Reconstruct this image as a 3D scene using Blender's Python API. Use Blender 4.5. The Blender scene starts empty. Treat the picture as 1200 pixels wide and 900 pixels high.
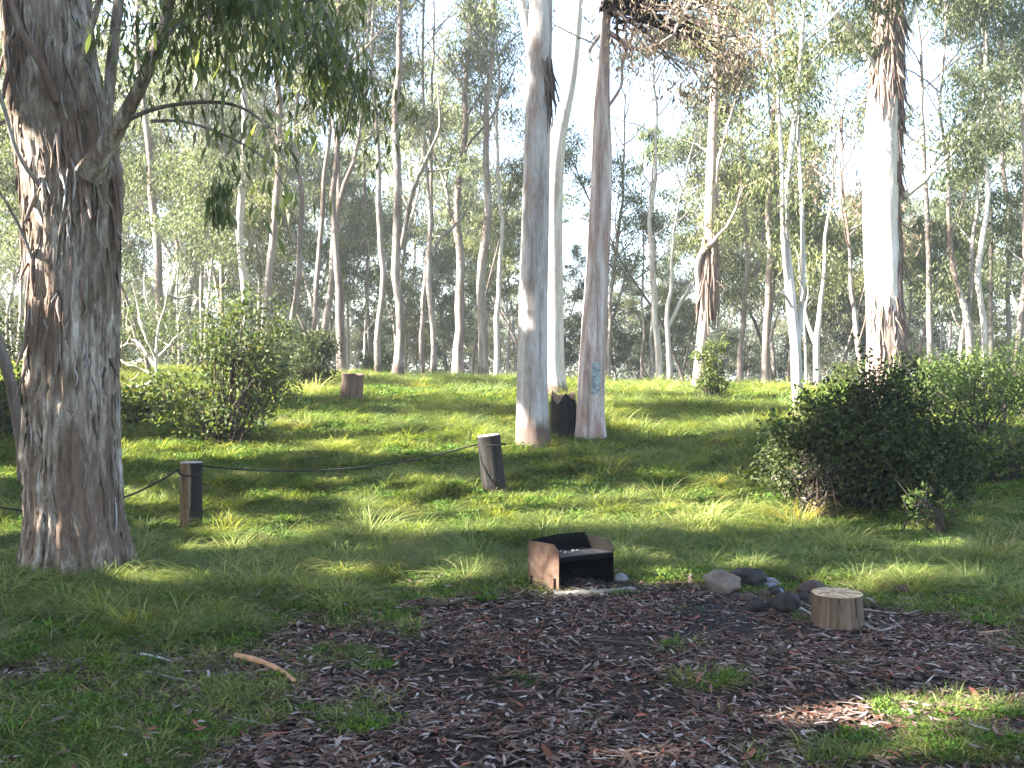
import bpy, math, random
import numpy as np
from mathutils import Vector, Matrix, Euler
R = math.radians
SC = bpy.context.scene
COL = SC.collection
# ---------------------------------------------------------------- camera, sky, sun, exposure
EYE = 1.55; FPX = 1178.0            # eye height; focal length in photo pixels (1200 x 900)
cam_d = bpy.data.cameras.new('camera'); cam = bpy.data.objects.new('camera', cam_d); COL.objects.link(cam)
cam_d.sensor_width = 36; cam_d.lens = 36*FPX/1200; cam_d.clip_end = 3000; cam_d.clip_start = 0.05
cam.location = (0, 0, EYE); cam.rotation_euler = (R(90), 0, 0); SC.camera = cam
SUN_EL = 33.0; SUN_SIDE = 12.0      # sun low on the left, a little behind the camera
ts = Vector((-math.cos(R(SUN_SIDE))*math.cos(R(SUN_EL)), -math.sin(R(SUN_SIDE))*math.cos(R(SUN_EL)), math.sin(R(SUN_EL))))
SUNV = np.array(ts)
sun_d = bpy.data.lights.new('sun', 'SUN'); sun = bpy.data.objects.new('sun', sun_d); COL.objects.link(sun)
sun_d.energy = 5.0; sun_d.angle = R(0.5); sun_d.color = (1.0, 0.945, 0.86)
sun.rotation_euler = ts.to_track_quat('Z', 'Y').to_euler(); sun.location = (-20, -5, 30)
W = bpy.data.worlds.new('World'); SC.world = W; W.use_nodes = True
wn = W.node_tree; bg = wn.nodes['Background']
sky = wn.nodes.new('ShaderNodeTexSky'); sky.sky_type = 'NISHITA'; sky.sun_disc = False
sky.sun_elevation = R(SUN_EL); sky.sun_rotation = math.atan2(ts.x, ts.y)
sky.air_density = 1.0; sky.dust_density = 1.5; sky.ozone_density = 1.0
wn.links.new(sky.outputs[0], bg.inputs[0]); bg.inputs[1].default_value = 0.057
SC.view_settings.view_transform = 'Standard'; SC.view_settings.look = 'None'
SC.view_settings.exposure = 3.58; SC.view_settings.gamma = 1.0
SC.render.engine = 'CYCLES'
cy = SC.cycles; cy.max_bounces = 7; cy.diffuse_bounces = 3; cy.transmission_bounces = 4; cy.glossy_bounces = 2
cy.volume_bounces = 0; cy.transparent_max_bounces = 8; cy.use_denoising = True
HAZE = 0.0016

# ---------------------------------------------------------------- helpers
def vnoise(x, y, seed=0):
    x = np.asarray(x, float); y = np.asarray(y, float)
    xi = np.floor(x).astype(np.int64); yi = np.floor(y).astype(np.int64)
    fx = x-xi; fy = y-yi; fx = fx*fx*(3-2*fx); fy = fy*fy*(3-2*fy)
    def h(a, b):
        n = (a*374761393 + b*668265263 + seed*974634777) & 0xffffffff
        n = ((n ^ (n >> 13))*1274126177) & 0xffffffff
        return ((n ^ (n >> 16)) & 0xffff)/65535.0
    return (h(xi, yi)*(1-fx)+h(xi+1, yi)*fx)*(1-fy)+(h(xi, yi+1)*(1-fx)+h(xi+1, yi+1)*fx)*fy
def fbm(x, y, seed=0, o=4):
    s = 0; a = .5; t = 0
    for k in range(o):
        s = s+a*vnoise(np.asarray(x)*2**k, np.asarray(y)*2**k, seed+k*17); t += a; a *= .5
    return s/t
_py = np.linspace(-60, 900, 9601)
_pz = np.interp(_py, [0, 10.2, 12, 14.5, 18, 22, 26, 28.5, 33, 42, 60], [0, 0, .22, .62, .98, 1.30, 1.55, 1.6, 1.5, 1.2, 1.05])
_k = np.ones(13)/13; _pz = np.convolve(np.pad(_pz, 6, mode='edge'), _k, 'valid')
def g(X, Y):
    X = np.asarray(X, float); Y = np.asarray(Y, float)
    ramp = np.clip((Y-10)/17, 0, 1); ramp = ramp*ramp*(3-2*ramp)
    z = np.interp(Y, _py, _pz) - .03*np.clip(X, -14, 14)*ramp
    near = np.clip((Y-7.5)/3, 0, 1)
    z = z+(fbm(X*.9, Y*.9, 3, 3)-.5)*(.05+.10*near)+(vnoise(X*2.4, Y*2.4, 13)-.4)*.09*near+(fbm(X*3, Y*3, 9, 2)-.5)*.03
    return z
def px(x, y, D): return np.array([(x-600)/FPX*D, D, EYE-(y-450)/FPX*D])
def hit(x, y):
    D = np.arange(2.5, 45, .02)
    X = (x-600)/FPX*D; Z = EYE-(y-450)/FPX*D
    m = np.where(Z <= g(X, D))[0]
    i = m[0] if len(m) else len(D)-1
    return np.array([X[i], D[i], float(g(X[i], D[i]))])
def mesh(name, V, F, mat=None, smooth=False):
    """F: int array (n,3) or (n,4) or a list of them."""
    me = bpy.data.meshes.new(name)
    V = np.asarray(V, np.float32); Fs = [np.array(F)] if isinstance(F, list) and np.ndim(F[0]) == 1 else (F if isinstance(F, list) else [F])
    Fs = [np.asarray(f, np.int32) for f in Fs if len(f)]
    me.vertices.add(len(V)); me.vertices.foreach_set('co', V.ravel())
    nl = sum(f.size for f in Fs); npl = sum(len(f) for f in Fs)
    me.loops.add(nl); me.polygons.add(npl)
    me.loops.foreach_set('vertex_index', np.concatenate([f.ravel() for f in Fs]))
    tot = np.concatenate([np.full(len(f), f.shape[1], np.int32) for f in Fs])
    me.polygons.foreach_set('loop_start', np.concatenate([[0], np.cumsum(tot)[:-1]]).astype(np.int32))
    me.update(calc_edges=True)
    if smooth: me.polygons.foreach_set('use_smooth', np.ones(npl, bool))
    if mat: me.materials.append(mat)
    return me
def ob(name, me, parent=None, loc=None):
    o = bpy.data.objects.new(name, me); COL.objects.link(o)
    if parent is not None: o.parent = parent
    if loc is not None: o.location = tuple(float(c) for c in loc)
    return o
def tag(o, label=None, cat=None, group=None, kind=None):
    if label: o['label'] = label
    if cat: o['category'] = cat
    if group: o['group'] = group
    if kind: o['kind'] = kind
    return o
def thing(name, loc, label, cat, group=None): return tag(ob(name, None, None, loc), label, cat, group)
class MB:
    def __init__(s): s.V = []; s.Q = []; s.T = []; s.n = 0
    def add(s, V, F):
        V = np.asarray(V, float); F = np.asarray(F, int)
        if len(V) == 0: return s
        (s.Q if F.shape[1] == 4 else s.T).append(F+s.n); s.V.append(V); s.n += len(V); return s
    def mesh(s, name, mat, smooth=False):
        F = []
        if s.Q: F.append(np.concatenate(s.Q))
        if s.T: F.append(np.concatenate(s.T))
        return mesh(name, np.concatenate(s.V), F, mat, smooth)
def norm(v): return v/np.maximum(np.linalg.norm(v, axis=-1, keepdims=True), 1e-9)
def resample(P, r, n):
    """smooth (Catmull-like) resample of a polyline"""
    P = np.asarray(P, float); r = np.asarray(r, float)
    if len(P) < 3:
        t = np.linspace(0, 1, n); return P[0]+(P[-1]-P[0])*t[:, None], r[0]+(r[-1]-r[0])*t
    d = np.concatenate([[0], np.cumsum(np.linalg.norm(np.diff(P, axis=0), axis=1))]); d /= d[-1]
    t = np.linspace(0, 1, n)
    out = np.stack([np.interp(t, d, P[:, k]) for k in range(3)], 1)
    rr = np.interp(t, d, r)
    it = max(1, int(n/len(P)*.8))
    for _ in range(it*2):
        out[1:-1] = .25*out[:-2]+.5*out[1:-1]+.25*out[2:]
    return out, rr
def tube(P, r, sides=8, disp=None, cap=False):
    """disp(ring_index array, angle array)-> radial factor"""
    P = np.asarray(P, float); n = len(P); r = np.asarray(r, float)
    T = norm(np.gradient(P, axis=0))
    up = np.array([1., 0, 0]) if abs(T[0][0]) < .8 else np.array([0, 1., 0])
    N = np.zeros_like(P); v = up-T[0]*np.dot(up, T[0])
    for i in range(n):
        v = v-T[i]*np.dot(v, T[i]); v = v/np.linalg.norm(v); N[i] = v
    B = np.cross(T, N); a = np.linspace(0, 2*np.pi, sides, endpoint=False)
    fac = np.ones((n, sides)) if disp is None else disp(P, a)
    V = P[:, None, :]+(N[:, None, :]*np.cos(a)[None, :, None]+B[:, None, :]*np.sin(a)[None, :, None])*(r[:, None]*fac)[:, :, None]
    i = np.arange(n-1)[:, None]; j = np.arange(sides)[None, :]; j2 = (j+1) % sides
    F = np.stack([i*sides+j, i*sides+j2, (i+1)*sides+j2, (i+1)*sides+j], -1).reshape(-1, 4)
    V = V.reshape(-1, 3)
    if cap:
        k = len(V); V = np.vstack([V, P[-1], P[0]])
        jj = np.arange(sides); b = (n-1)*sides
        F = np.vstack([F, np.stack([b+jj, b+(jj+1) % sides, np.full(sides, k), np.full(sides, k)], 1)[:, [0, 1, 2, 2]]]) if False else F
        T1 = np.stack([b+jj, b+(jj+1) % sides, np.full(sides, k)], 1); T0 = np.stack([(jj+1) % sides, jj, np.full(sides, k+1)], 1)
        return V, F, np.vstack([T1, T0])
    return V, F
def leafV(C, n, spread, L, Wd, rng, droop=.8, flat=.8, var=.35):
    C = np.asarray(C, float)
    if len(C) == 0: return np.zeros((0, 3)), np.zeros((0, 4), int)
    sp = np.broadcast_to(np.asarray(spread, float), (len(C),))
    P = np.repeat(C, n, 0); m = len(P)
    off = rng.normal(size=(m, 3)); off *= (rng.random((m, 1))**.62)/np.maximum(np.linalg.norm(off, axis=1, keepdims=True), 1e-6)*1.25
    off[:, 2] *= flat
    P = P+off*np.repeat(sp, n)[:, None]
    d = rng.normal(size=(m, 3)); d = norm(d); d[:, 2] -= droop*1.3; d = norm(d)
    s = norm(np.cross(d, rng.normal(size=(m, 3)))); nn = np.cross(d, s)
    l = L*(1+var*(rng.random((m, 1))*2-1)); w = Wd*(1+var*(rng.random((m, 1))*2-1))
    V = np.stack([P, P+d*l*.45+s*w*.5+nn*l*.06, P+d*l+nn*l*-.06, P+d*l*.45-s*w*.5+nn*l*.06], 1).reshape(-1, 3)
    return V, np.arange(m*4).reshape(-1, 4)

# ---------------------------------------------------------------- materials
def newmat(name):
    m = bpy.data.materials.new(name); m.use_nodes = True; m.node_tree.nodes.clear(); return m, m.node_tree
def nd(nt, t, **kw):
    n = nt.nodes.new(t)
    for k, v in kw.items():
        if k in n.inputs.keys() if isinstance(k, str) else False: n.inputs[k].default_value = v
        else: setattr(n, k, v)
    return n
def ramp(nt, fac, stops, interp='LINEAR'):
    n = nt.nodes.new('ShaderNodeValToRGB'); cr = n.color_ramp; cr.interpolation = interp
    while len(cr.elements) < len(stops): cr.elements.new(.5)
    for e, (p, c) in zip(cr.elements, stops): e.position = p; e.color = (*c, 1)
    nt.links.new(fac, n.inputs[0]); return n.outputs[0]
def noise(nt, vec, scale, detail=4, rough=.55, dist=0):
    n = nt.nodes.new('ShaderNodeTexNoise'); n.inputs['Scale'].default_value = scale; n.inputs['Detail'].default_value = detail
    n.inputs['Roughness'].default_value = rough; n.inputs['Distortion'].default_value = dist
    if vec is not None: nt.links.new(vec, n.inputs['Vector'])
    return n.outputs['Fac']
def mapping(nt, scale, src='Object'):
    tc = nt.nodes.new('ShaderNodeTexCoord'); mp = nt.nodes.new('ShaderNodeMapping'); mp.inputs['Scale'].default_value = scale
    nt.links.new(tc.outputs[src], mp.inputs[0]); return mp.outputs[0]
def mixc(nt, f, a, b, blend='MIX'):
    n = nt.nodes.new('ShaderNodeMix'); n.data_type = 'RGBA'; n.blend_type = blend
    for s, v in ((n.inputs[0], f), (n.inputs[6], a), (n.inputs[7], b)):
        if isinstance(v, bpy.types.NodeSocket): nt.links.new(v, s)
        elif isinstance(v, (int, float)): s.default_value = v
        else: s.default_value = (*v, 1)
    return n.outputs[2]
def principled(nt, col, rough=.8, bump=None, bstr=.3, bdist=.01, spec=.3):
    p = nt.nodes.new('ShaderNodeBsdfPrincipled'); p.inputs['Roughness'].default_value = rough
    p.inputs['Specular IOR Level'].default_value = spec
    if isinstance(col, bpy.types.NodeSocket): nt.links.new(col, p.inputs['Base Color'])
    else: p.inputs['Base Color'].default_value = (*col, 1)
    if bump is not None:
        b = nt.nodes.new('ShaderNodeBump'); b.inputs['Strength'].default_value = bstr; b.inputs['Distance'].default_value = bdist
        nt.links.new(bump, b.inputs['Height']); nt.links.new(b.outputs[0], p.inputs['Normal'])
    return p
def outp(nt, sh):
    o = nt.nodes.new('ShaderNodeOutputMaterial'); nt.links.new(sh, o.inputs[0])
def objrand(nt): return nt.nodes.new('ShaderNodeObjectInfo').outputs['Random']
def isle(nt): return nt.nodes.new('ShaderNodeNewGeometry').outputs['Random Per Island']
def bark(name, stops, patch, scale=9, zs=.12, bstr=.6, bd=.02, pscale=1.2, pz=.35, pthr=(.45, .6), stock=None):
    """stops: fine streak ramp; patch: colour of the large shed patches; stock=(colour, height): rough dark stocking at the foot"""
    m, nt = newmat(name)
    v = mapping(nt, (1, 1, zs)); f = noise(nt, v, scale, 8, .65, .6)
    c = ramp(nt, f, stops)
    v2 = mapping(nt, (1, 1, pz)); f2 = noise(nt, v2, pscale, 5, .6, .4)
    k = ramp(nt, f2, [(pthr[0], (0, 0, 0)), (pthr[1], (1, 1, 1))])
    c = mixc(nt, k, c, patch)
    v4 = mapping(nt, (1, 1, .25)); f4 = noise(nt, v4, scale*3.2, 5, .7)
    c = mixc(nt, .55, c, ramp(nt, f4, [(.3, (.45, .42, .4)), (.62, (1, 1, 1))]), 'MULTIPLY')
    c = mixc(nt, 1.0, c, ramp(nt, objrand(nt), [(0, (.62, .6, .59)), (.5, (.88, .87, .86)), (1, (1.05, 1.05, 1.05))]), 'MULTIPLY') if name.startswith('pale') or name.startswith('dull') else c
    if stock:
        sx = nt.nodes.new('ShaderNodeSeparateXYZ'); tc = nt.nodes.new('ShaderNodeTexCoord'); nt.links.new(tc.outputs['Object'], sx.inputs[0])
        ma = nt.nodes.new('ShaderNodeMath'); ma.operation = 'MULTIPLY_ADD'; nt.links.new(f, ma.inputs[0]); ma.inputs[1].default_value = stock[1]*1.8; nt.links.new(sx.outputs[2], ma.inputs[2])
        mr = nt.nodes.new('ShaderNodeMapRange'); nt.links.new(ma.outputs[0], mr.inputs[0])
        mr.inputs[1].default_value = stock[1]*1.6; mr.inputs[2].default_value = stock[1]*2.1; mr.inputs[3].default_value = 1; mr.inputs[4].default_value = 0
        c = mixc(nt, mr.outputs[0], c, mixc(nt, f4, tuple(a*.5 for a in stock[0]), stock[0]))
    ad = nt.nodes.new('ShaderNodeMath'); ad.operation = 'MULTIPLY_ADD'; nt.links.new(f4, ad.inputs[0]); ad.inputs[1].default_value = .35; nt.links.new(f, ad.inputs[2])
    outp(nt, principled(nt, c, .85, ad.outputs[0], bstr, bd, .2).outputs[0]); return m
def leafmat(name, cols, trans=.35, tcol=(1.25, 1.3, .55), rough=.5, spec=.35, orand=.5):
    m, nt = newmat(name)
    i = isle(nt); c = ramp(nt, i, [(k/(len(cols)-1), cc) for k, cc in enumerate(cols)])
    if orand:
        r = ramp(nt, objrand(nt), [(0, (1-orand*.45, 1-orand*.3, 1-orand*.5)), (.5, (1, 1, 1)), (1, (1+orand*.35, 1+orand*.2, 1-orand*.2))])
        c = mixc(nt, 1.0, c, r, 'MULTIPLY')
    p = principled(nt, c, rough, spec=spec)
    t = nt.nodes.new('ShaderNodeBsdfTranslucent'); nt.links.new(mixc(nt, 1.0, c, tcol, 'MULTIPLY'), t.inputs[0])
    x = nt.nodes.new('ShaderNodeMixShader'); x.inputs[0].default_value = trans
    nt.links.new(p.outputs[0], x.inputs[1]); nt.links.new(t.outputs[0], x.inputs[2]); outp(nt, x.outputs[0]); return m
B_big = bark('shaggy_grey_bark', [(.30, (.045, .03, .022)), (.40, (.20, .15, .115)), (.50, (.37, .30, .24)), (.62, (.64, .58, .50))], (.21, .15, .11), 20, .13, 1.0, .06, 3.2, .3, (.45, .6))
B_gum = bark('smooth_grey_gum_bark', [(.3, (.17, .14, .12)), (.48, (.34, .31, .295)), (.7, (.5, .48, .47))], (.27, .19, .15), 10, .1, .5, .012, 2.4, .4, (.56, .66), ((.14, .10, .08), .42))
B_pink = bark('pinkish_brown_gum_bark', [(.3, (.16, .115, .095)), (.47, (.36, .285, .255)), (.64, (.58, .51, .48))], (.29, .19, .15), 11, .08, .6, .015, 1.8, .22, (.5, .62))
B_white = bark('white_gum_bark', [(.28, (.30, .26, .23)), (.45, (.42, .39, .365)), (.7, (.56, .545, .52))], (.28, .22, .185), 10, .12, .4, .01, 1.8, .3, (.55, .66), ((.15, .11, .09), .35))
B_huge = bark('huge_white_gum_bark', [(.28, (.34, .30, .27)), (.45, (.5, .47, .44)), (.7, (.64, .62, .6))], (.34, .28, .24), 9, .1, .5, .015, 1.6, .25, (.55, .66), ((.22, .165, .135), 1.9))  # brown bark at the foot, its dark colour also standing in for shade
B_far = bark('pale_far_gum_bark', [(.3, (.13, .11, .095)), (.5, (.27, .245, .225)), (.7, (.43, .41, .39))], (.15, .115, .095), 8, .14, .3, .01, 1.4, .35, (.48, .60), ((.11, .08, .065), .5))
B_grey = bark('dull_grey_bark', [(.3, (.12, .1, .09)), (.5, (.25, .22, .2)), (.7, (.42, .39, .37))], (.17, .12, .1), 5, .12, .5, .015, 1.2, .3)
B_dark = bark('dark_brown_bark', [(.3, (.02, .015, .012)), (.5, (.06, .045, .036)), (.7, (.15, .12, .1))], (.05, .035, .03), 7, .1, .8, .02)
B_rag = bark('ragged_hanging_bark', [(.3, (.08, .045, .03)), (.5, (.19, .135, .11)), (.7, (.36, .3, .26))], (.14, .095, .075), 9, .08, .8, .02)
L_gum = leafmat('gum_leaf', [(.045, .062, .028), (.09, .112, .05), (.16, .18, .08), (.26, .262, .145)], .4, (1.1, 1.18, .75))
L_far = leafmat('far_gum_leaf', [(.05, .065, .036), (.10, .12, .062), (.17, .185, .10), (.28, .285, .175)], .4, (1.15, 1.18, .72))
L_wood = leafmat('dark_understorey_leaf', [(.03, .042, .024), (.055, .07, .036), (.09, .10, .055), (.13, .13, .08)], .3, (1.15, 1.2, .7), rough=.7, spec=.15)
L_near = leafmat('drooping_gum_leaf', [(.06, .08, .035), (.11, .135, .055), (.19, .21, .11)], .45, orand=.3)
L_brown = leafmat('dead_brown_gum_leaf', [(.13, .10, .08), (.22, .17, .135), (.32, .26, .21)], .35, (1.1, 1.05, .9))
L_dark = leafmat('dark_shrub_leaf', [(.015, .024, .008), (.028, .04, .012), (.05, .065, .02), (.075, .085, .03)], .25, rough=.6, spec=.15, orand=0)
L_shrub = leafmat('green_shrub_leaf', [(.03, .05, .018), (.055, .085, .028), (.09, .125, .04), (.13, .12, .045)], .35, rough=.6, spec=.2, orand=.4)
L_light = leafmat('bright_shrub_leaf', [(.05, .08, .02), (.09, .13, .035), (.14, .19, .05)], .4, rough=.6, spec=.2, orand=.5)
def grassmat(name, cols, trans=.4):
    m, nt = newmat(name)
    c = ramp(nt, isle(nt), [(k/(len(cols)-1), cc) for k, cc in enumerate(cols)])
    r = ramp(nt, objrand(nt), [(0, (.42, .52, .45)), (.35, (.8, .86, .8)), (.6, (1.05, 1.05, 1)), (.85, (1.35, 1.25, 1.05)), (1, (1.7, 1.45, 1.25))])
    c = mixc(nt, 1.0, c, r, 'MULTIPLY')
    p = principled(nt, c, .6, spec=.25)
    t = nt.nodes.new('ShaderNodeBsdfTranslucent'); nt.links.new(mixc(nt, 1.0, c, (1.3, 1.3, .5), 'MULTIPLY'), t.inputs[0])
    x = nt.nodes.new('ShaderNodeMixShader'); x.inputs[0].default_value = trans
    nt.links.new(p.outputs[0], x.inputs[1]); nt.links.new(t.outputs[0], x.inputs[2]); outp(nt, x.outputs[0]); return m
G_turf = grassmat('short_grass', [(.065, .10, .026), (.11, .155, .038), (.185, .225, .06), (.34, .32, .15)])
G_tus = grassmat('tussock_grass', [(.085, .125, .032), (.15, .20, .052), (.23, .27, .085), (.36, .35, .17)])
G_dry = grassmat('dry_straw_grass', [(.18, .16, .07), (.3, .26, .13), (.42, .36, .2)])
def litmat():
    m, nt = newmat('fallen_leaf_litter')
    c = ramp(nt, objrand(nt), [(0, (.03, .02, .015)), (.22, (.075, .049, .036)), (.42, (.125, .087, .067)), (.62, (.19, .138, .11)), (.72, (.12, .048, .033)),
                               (.82, (.27, .225, .205)), (.90, (.17, .10, .08)), (.955, (.36, .32, .295)), (.98, (.24, .09, .06))], 'CONSTANT')
    n = noise(nt, mapping(nt, (1, 1, 1)), 60, 3)
    c = mixc(nt, .5, c, ramp(nt, n, [(.3, (.6, .58, .56)), (.7, (1.15, 1.12, 1.1))]), 'MULTIPLY')
    outp(nt, principled(nt, c, .85, n, .2, .003, .12).outputs[0]); return m
M_lit = litmat()
def solid(name, col, rough=.8, var=.4, scale=12, vs=(1, 1, 1), bstr=.4, bd=.005, spec=.3, metal=0):
    m, nt = newmat(name); n = noise(nt, mapping(nt, vs), scale, 6, .6, .3)
    c = mixc(nt, 1.0, col, ramp(nt, n, [(.3, (1-var,)*3), (.7, (1+var*.5,)*3)]), 'MULTIPLY')
    p = principled(nt, c, rough, n, bstr, bd, spec); p.inputs['Metallic'].default_value = metal; outp(nt, p.outputs[0]); return m

# ---------------------------------------------------------------- ground
def litterness(X, Y):
    """1 where fallen leaves cover bare soil, 0 on closed grass"""
    X = np.asarray(X, float); Y = np.asarray(Y, float)
    e = (np.abs((X-.85)/(2.45+.15*(Y-5)))**2.6+np.abs((Y-4.7)/2.95)**2.6)**(1/2.6)+(fbm(X*1.6, Y*1.6, 44, 3)-.5)*.25
    b = np.clip((1.12-e)/.28, 0, 1)
    nn = fbm(X*1.3+5, Y*1.3, 21, 4)
    side = np.clip((7.6-Y)/1.2, 0, 1)*np.where(X < 0, np.clip((nn-.45)/.10, 0, 1)*.8, np.clip((nn-.47)/.12, 0, 1)*.7)
    v = np.maximum(b, side)
    # green islets in the litter, more to the right foreground
    n2 = fbm(X*2.1+40, Y*2.1+11, 33, 3)
    rf = np.clip((X-.5)/1.2, 0, 1)*np.clip((5.6-Y)/.9, 0, 1)
    v = v-np.clip((n2-(.60-.16*rf+.14*np.clip((Y-5.4)/.8, 0, 1)*(X > -.6)))/.08, 0, 1)*(.55+.35*rf)
    return np.clip(v+(nn-.5)*.3*(v > .02)*(v < .98), 0, 1)
xs = np.concatenate([np.linspace(-420, -32, 20), np.linspace(-30, -10, 60), np.linspace(-9.9, 9.9, 300), np.linspace(10, 30, 60), np.linspace(32, 420, 20)])
ys = np.concatenate([np.linspace(-120, -2, 20), np.linspace(-1.5, 2.9, 15), np.linspace(3, 14, 300), np.linspace(14.1, 40, 200), np.linspace(41, 120, 50), np.linspace(130, 700, 24)])
GX, GY = np.meshgrid(xs, ys); GZ = g(GX, GY)
gv = np.stack([GX, GY, GZ], -1).reshape(-1, 3); nx = len(xs)
ii, jj = np.meshgrid(np.arange(len(ys)-1), np.arange(nx-1), indexing='ij'); q = (ii*nx+jj).ravel()
def groundmat():
    m, nt = newmat('soil_and_low_turf')
    at = nt.nodes.new('ShaderNodeAttribute'); at.attribute_name = 'litter'
    v = mapping(nt, (1, 1, 1))
    n1 = noise(nt, v, 40, 6, .7); n2 = noise(nt, v, 4, 4, .6); n3 = noise(nt, v, 1.2, 4, .6)
    n5 = noise(nt, v, 130, 4, .8); soil = ramp(nt, n5, [(.35, (.018, .013, .011)), (.5, (.05, .036, .031)), (.62, (.12, .085, .075)), (.7, (.2, .155, .14))])
    soil = mixc(nt, ramp(nt, n3, [(.5, (0, 0, 0)), (.62, (1, 1, 1))]), soil, mixc(nt, n1, (.016, .014, .015), (.05, .042, .042)))
    gr = mixc(nt, n2, (.045, .075, .02), (.085, .12, .035))
    gr = mixc(nt, ramp(nt, n1, [(.35, (0, 0, 0)), (.7, (1, 1, 1))]), gr, mixc(nt, n2, (.05, .045, .025), (.10, .14, .04)))
    c = mixc(nt, at.outputs['Fac'], gr, soil)
    outp(nt, principled(nt, c, .9, n5, 1.0, .02, .1).outputs[0]); return m
gm = mesh('ground', gv, np.stack([q, q+1, q+1+nx, q+nx], 1), groundmat(), True)
la = gm.attributes.new('litter', 'FLOAT', 'POINT'); la.data.foreach_set('value', litterness(gv[:, 0], gv[:, 1]).astype(np.float32))
ground = ob('ground', gm); tag(ground, 'grassy ground rising to a ridge with bare leaf littered soil in front', kind='structure')

# ---------------------------------------------------------------- sunlit spots: gaps in the shading canopies
LIT = []   # (point, radius)
def lit(x, y, r, D=None): LIT.append((hit(x, y) if D is None else px(x, y, D), r))
for x in range(545, 900, 22): lit(x, 610+6*math.sin(x*.05), .5)
for x in range(610, 870, 26): lit(x, 594, .42)
for x in (10, 60, 250, 300, 350, 400, 450, 500): lit(x, 628+random.Random(x).uniform(-14, 12), .22)
for x in range(400, 600, 20): lit(x, 523, .62)
for x in range(460, 600, 22): lit(x, 505, .65)
for x in range(250, 440, 24): lit(x, 492+(x % 5)*2, .75)
for x in range(700, 900, 30): lit(x, 500+(x*7 % 11), .4)
for x in range(180, 980, 30): lit(x, 461+(x > 700)*9, .8)
for x in range(980, 1200, 26): lit(x, 500, .6)
lit(215, 560, .3, 10.3); lit(215, 600, .25, 10.3); lit(636, 672, .10, 7.45); lit(930, 590, .5, 11.2); lit(1085, 600, .3, 10.2)
for y in (205, 235, 265, 285): lit(66, y, .13, 8.0)
for y in range(310, 660, 45): lit(34, y, .09, 8.15)
for y in (20, 60, 95): lit(14, y, .12, 8.1)
for y in range(-60, 270, 24): lit(1030, y, .75, 20.3)
for y in (100, 160, 300, 350, 400): lit(694, y, .22, 15)
for y in range(330, 400, 25): lit(648, y, .4, 22)
for x in (960, 1020, 1075, 1140): lit(x, 838+(x*13 % 29)-14, .12)
for x in (740, 1080): lit(x, 886, .06)
lit(30, 560, .4); lit(170, 500, .5, 14); lit(230, 500, .5, 14); lit(985, 640, .2)
_rs = random.Random(4)
for _ in range(120):   # small dapples all over the shaded slope
    _x = _rs.uniform(150, 1180); _y = _rs.choice([_rs.uniform(470, 600), _rs.uniform(560, 690)]); _q = _rs.uniform(.05, .2)
    if not (590 < _x < 760 and _y > 615): lit(_x, _y, _q)
LP = np.array([a for a, b in LIT]); LR = np.array([b for a, b in LIT])
def keep(C, grow=0.0, soft=.25):
    """False for clusters that stand between the sun and a sunlit spot"""
    C = np.asarray(C, float)
    if len(C) == 0: return np.zeros(0, bool)
    d = C[:, None, :]-LP[None]; s = d@SUNV
    perp = np.linalg.norm(d-s[..., None]*SUNV, axis=2)
    return ~((perp < LR[None]+grow*np.clip(LR[None]/.42, .2, 1))&(s > .3)).any(1)

def thin(V, base, grow=.12):
    Q = V.reshape(-1, 4, 3); c = Q.mean(1)+base; k = np.concatenate([keepr(c[i:i+4000], grow) for i in range(0, len(c), 4000)])
    V = Q[k].reshape(-1, 3); return V, np.arange(len(V)).reshape(-1, 4)
def keepr(C, grow):
    d = C[:, None, :]-LP[None]; s = d@SUNV; perp = np.linalg.norm(d-s[..., None]*SUNV, axis=2)
    return ~((perp < LR[None]+grow)&(s > .3)).any(1)
# ---------------------------------------------------------------- tree growing
def limb(rng, P, d, L, r, lvl, tubes, tips, up=.25, wig=.25, nseg=6, kids=(3, 5), maxl=2):
    pts = [np.array(P, float)]; d = norm(np.array(d, float)); st = L/nseg
    for i in range(nseg):
        d = norm(d+rng.normal(size=3)*wig*.6+np.array([0, 0, up*.25])); pts.append(pts[-1]+d*st)
    pts = np.array(pts); rr = np.linspace(r, r*.35, nseg+1); tubes.append((pts, rr, 6 if lvl == 0 else (4 if lvl == 1 else 3)))
    if lvl >= maxl:
        tips.append(pts[-1]); tips.append(pts[nseg//2+1]); return
    n = rng.integers(kids[0], kids[1]+1)
    for k in range(n):
        t = .35+.65*(k+rng.random())/n; i = min(int(t*nseg), nseg-1); b = pts[i]+(pts[i+1]-pts[i])*(t*nseg-i)
        dd = norm(norm(pts[-1]-pts[0])*.5+rng.normal(size=3)*.75+np.array([0, 0, .25]))
        limb(rng, b, dd, L*(.38+.25*rng.random()), rr[i]*.6, lvl+1, tubes, tips, up, wig*1.15, 4, kids, maxl)
    tips.append(pts[-1])
def crown_from(rng, trunk, trad, z0, z1, nlimb, Lr, tubes, tips, bias=None, maxl=2):
    """limbs leave the trunk between heights z0 and z1"""
    for k in range(nlimb):
        t = (k+rng.random())/nlimb; z = z0+(z1-z0)*t
        b = np.array([np.interp(z, trunk[:, 2], trunk[:, c]) for c in range(3)])
        r = float(np.interp(z, trunk[:, 2], trad)); a = rng.random()*2*np.pi if bias is None else bias+rng.normal()*.8
        el = R(25+50*t*rng.random()+10); L = Lr*(1-.45*t)*(.7+.5*rng.random())
        limb(rng, b, (math.cos(a)*math.cos(el), math.sin(a)*math.cos(el), math.sin(el)), L, max(r*.5, .025), 0, tubes, tips, maxl=maxl, kids=(2, 3) if maxl == 1 else (3, 5))
def tubes_mesh(name, tubes, mat, origin):
    mb = MB()
    for P, r, s in tubes: mb.add(*tube(np.asarray(P)-origin, r, s))
    return mb.mesh(name, mat, True)
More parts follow.
